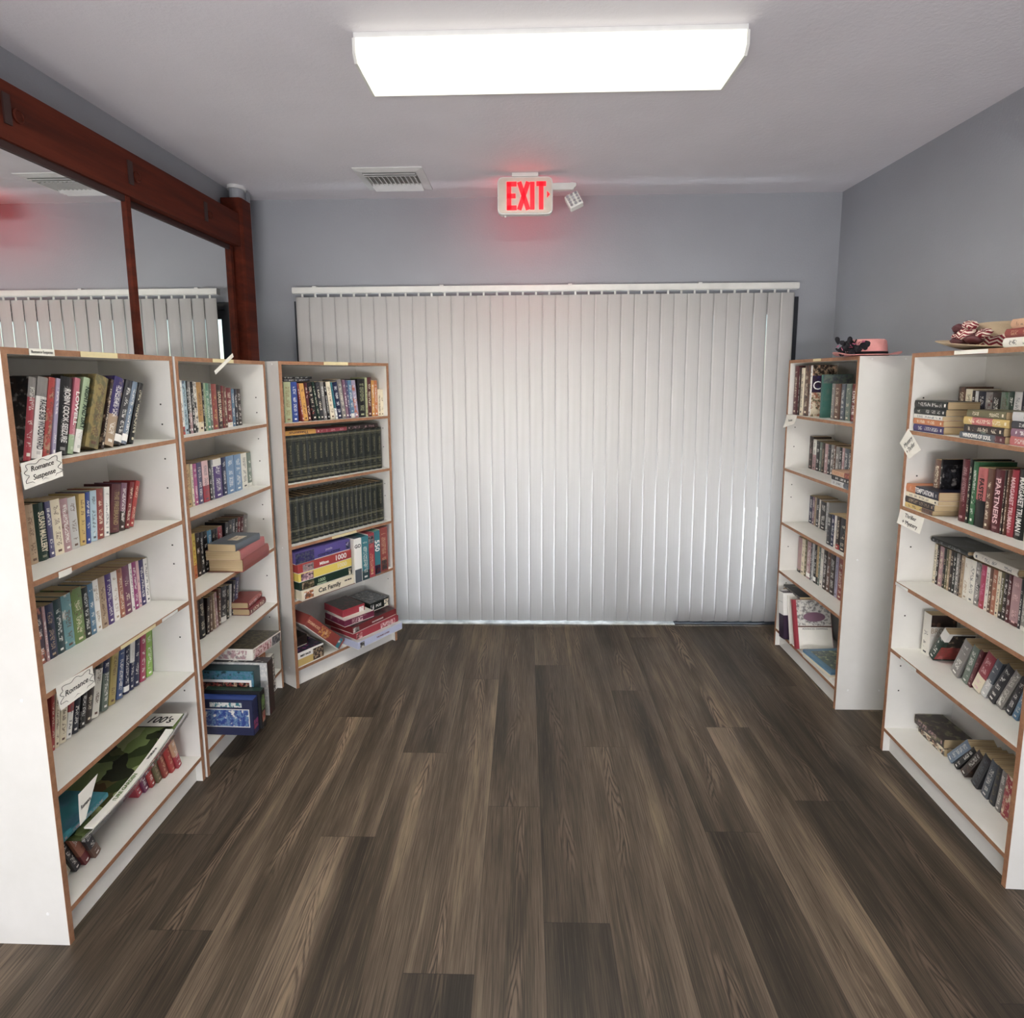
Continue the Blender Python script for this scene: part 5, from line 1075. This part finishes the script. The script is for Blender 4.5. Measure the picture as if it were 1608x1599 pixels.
# ------------------------------------------------------------------ paper signs and tape
def sign(k, quad, label, lines, y=-.004, wavy=False, name='paper_sign', curl=.0, strokes=True, size=.03, shear=.15, gap=None, skewz=None):
    """quad: four corners in bookcase coordinates (x, z), clockwise from upper left"""
    P = [Vector((q[0], 0, q[1])) for q in quad]; O = (P[0]+P[1]+P[2]+P[3])/4
    r = empty(name, at(k, O.x, y, O.z), label=label, cat='sign')
    n = 8; m = MB(); vs = []
    for off in (0, .0004):
        for j in range(n+1):
            for i in range(n+1):
                a, b = i/n, j/n; p = (P[0]*(1-a)+P[1]*a)*(1-b)+(P[3]*(1-a)+P[2]*a)*b-O
                vs.append((p.x, -curl*b*b+off, p.z))
    k1 = n+1; N = k1*k1; fs = []
    for j in range(n):
        for i in range(n):
            q = j*k1+i; fs += [(q, q+1, q+k1+1, q+k1), (N+q+1, N+q, N+q+k1, N+q+k1+1)]
    for i in range(n): fs += [(i+1, i, N+i, N+i+1), (n*k1+i, n*k1+i+1, N+n*k1+i+1, N+n*k1+i), (i*k1, (i+1)*k1, N+(i+1)*k1, N+i*k1), ((i+1)*k1+n, i*k1+n, N+i*k1+n, N+(i+1)*k1+n)]
    m.add(vs, fs).obj('sheet', M['paper'], r)
    ux = ((P[1]-P[0])+(P[2]-P[3])).normalized(); uz = Vector((-ux.z, 0, ux.x)); wd = ((P[1]-P[0]).length+(P[2]-P[3]).length)/2; ht = ((P[0]-P[3]).length+(P[1]-P[2]).length)/2
    TM = Matrix(((ux.x, uz.x, 0, 0), (0, 0, -1, 0), (ux.z, uz.z, 0, 0), (0, 0, 0, 1)))
    for i, s in enumerate(lines):
        d = ((len(lines)-1)/2-i)*(gap or size*1.15)
        text(s, size, M['ink'], r, T(0, -curl*(.5-d/ht)**2-.0012, 0) @ TM @ T(0, d, 0), name='handwriting', fit=wd*.74, shear=shear)
    if wavy:
        pts = []; rw = random.Random(2)
        for i in range(61):
            a = 2*PI*i/60; f = 1+.13*math.sin(9*a)+rw.uniform(-.04, .04)
            pts.append(TM @ Vector((wd*.41*f*max(-1, min(1, 1.25*math.cos(a))), ht*.38*f*max(-1, min(1, 1.2*math.sin(a))), 0))+Vector((0, -.0014-curl*.3, 0)))
        MB().tube(pts, .0007, 4).obj('drawn_border', M['ink'], r)
    return r
sign('l1', [(.017, 1.509), (.164, 1.525), (.155, 1.45), (.016, 1.434)], 'handwritten Romance Suspense sign taped to the near left bookcase', ['Romance', 'Suspense'], y=-.004, wavy=True, size=.022, curl=.004)
sign('l1', [(.048, .827), (.196, .818), (.194, .751), (.052, .747)], 'handwritten Romance sign taped under the third shelf, near left bookcase', ['Romance'], y=-.004, wavy=True, size=.025, curl=.004)
sign('l1', [(.085, .445), (.17, .455), (.10, .35), (.075, .345)], 'curled paper sign standing on the bottom shelf books, near left', ['Romance'], y=-.005, size=.02, curl=.003, name='paper_sign')
sign('r1', [(-.032, 1.439), (.021, 1.508), (.125, 1.428), (.05, 1.378)], 'tilted handwritten Mystery and Thriller sign on the near right bookcase', ['Mystery', '+ Thriller'], y=-.004, size=.028, curl=.004)
sign('r1', [(.012, 1.151), (.179, 1.149), (.165, 1.078), (.0, 1.085)], 'handwritten Thriller and Mystery sign below the second shelf, near right bookcase', ['Thriller', '+ Mystery'], y=-.004, size=.026, curl=.004)
sign('r2', [(.017, 1.498), (.155, 1.505), (.14, 1.452), (-.010, 1.414)], 'small handwritten Fiction sign on the far right bookcase', ['Fiction'], y=-.004, size=.02, curl=.008)
def strip(k, x0, x1, z0, z1, label, mat='tape', y=-.0034, rot=0, name='tape_strip', words=None, grp='tape strips on the bookcases'):
    r = tag(MB().box(-(x1-x0)/2, (x1-x0)/2, 0, .0012, -(z1-z0)/2, (z1-z0)/2).obj(name, M[mat]), label, 'tape' if mat == 'tape' else 'label', grp)
    r.matrix_world = at(k, (x0+x1)/2, y, (z0+z1)/2) @ RY(rot)
    if words: text(words, .012, M['ink'], r, T(0, -.0006, 0) @ FRONT, fit=(x1-x0)*.85, name='lettering')
    return r
strip('l1', .088, .177, 1.811, 1.830, 'small white label on the top edge of the near left bookcase', 'paper', name='shelf_label', words='Romance Suspense', grp='labels on the bookcases')
strip('l1', .28, .447, 1.812, 1.8295, 'masking tape strip on the top edge of the near left bookcase')
strip('l1', .105, .155, 1.144, 1.163, 'torn white tape piece on the second shelf edge, near left bookcase', 'paper', name='shelf_label', grp='labels on the bookcases')
strip('l1', .33, .52, .806, .818, 'masking tape strip along the third shelf edge, near left bookcase')
strip('l1', .56, .66, .807, .818, 'clear tape strip right of the masking tape, third shelf near left', 'white_plastic', grp='labels on the bookcases', name='shelf_label')
strip('l2', .266, .442, 1.813, 1.829, 'masking tape strip on the top edge of the middle left bookcase')
strip('l2', .262, .447, 1.800, 1.818, 'folded paper strip sticking up from the middle left bookcase top', 'paper', y=-.006, rot=-27, name='shelf_label', grp='labels on the bookcases')
strip('l3', .281, .448, 1.813, 1.831, 'masking tape strip on the top edge of the corner bookcase')
strip('l3', .281, .46, .804, .819, 'masking tape strip on the third shelf edge of the corner bookcase')
strip('r1', .268, .442, 1.814, 1.829, 'masking tape strip on the top edge of the near right bookcase', 'paper')
strip('r2', .307, .393, 1.816, 1.829, 'masking tape strip on the top edge of the far right bookcase')
strip('r1', .02, .11, .806, .818, 'clear label on the third shelf edge, near right bookcase', 'white_plastic', name='shelf_label', grp='labels on the bookcases')
strip('r1', .10, .21, .49, .503, 'white label on the fourth shelf edge, near right bookcase', 'white_plastic', name='shelf_label', grp='labels on the bookcases')
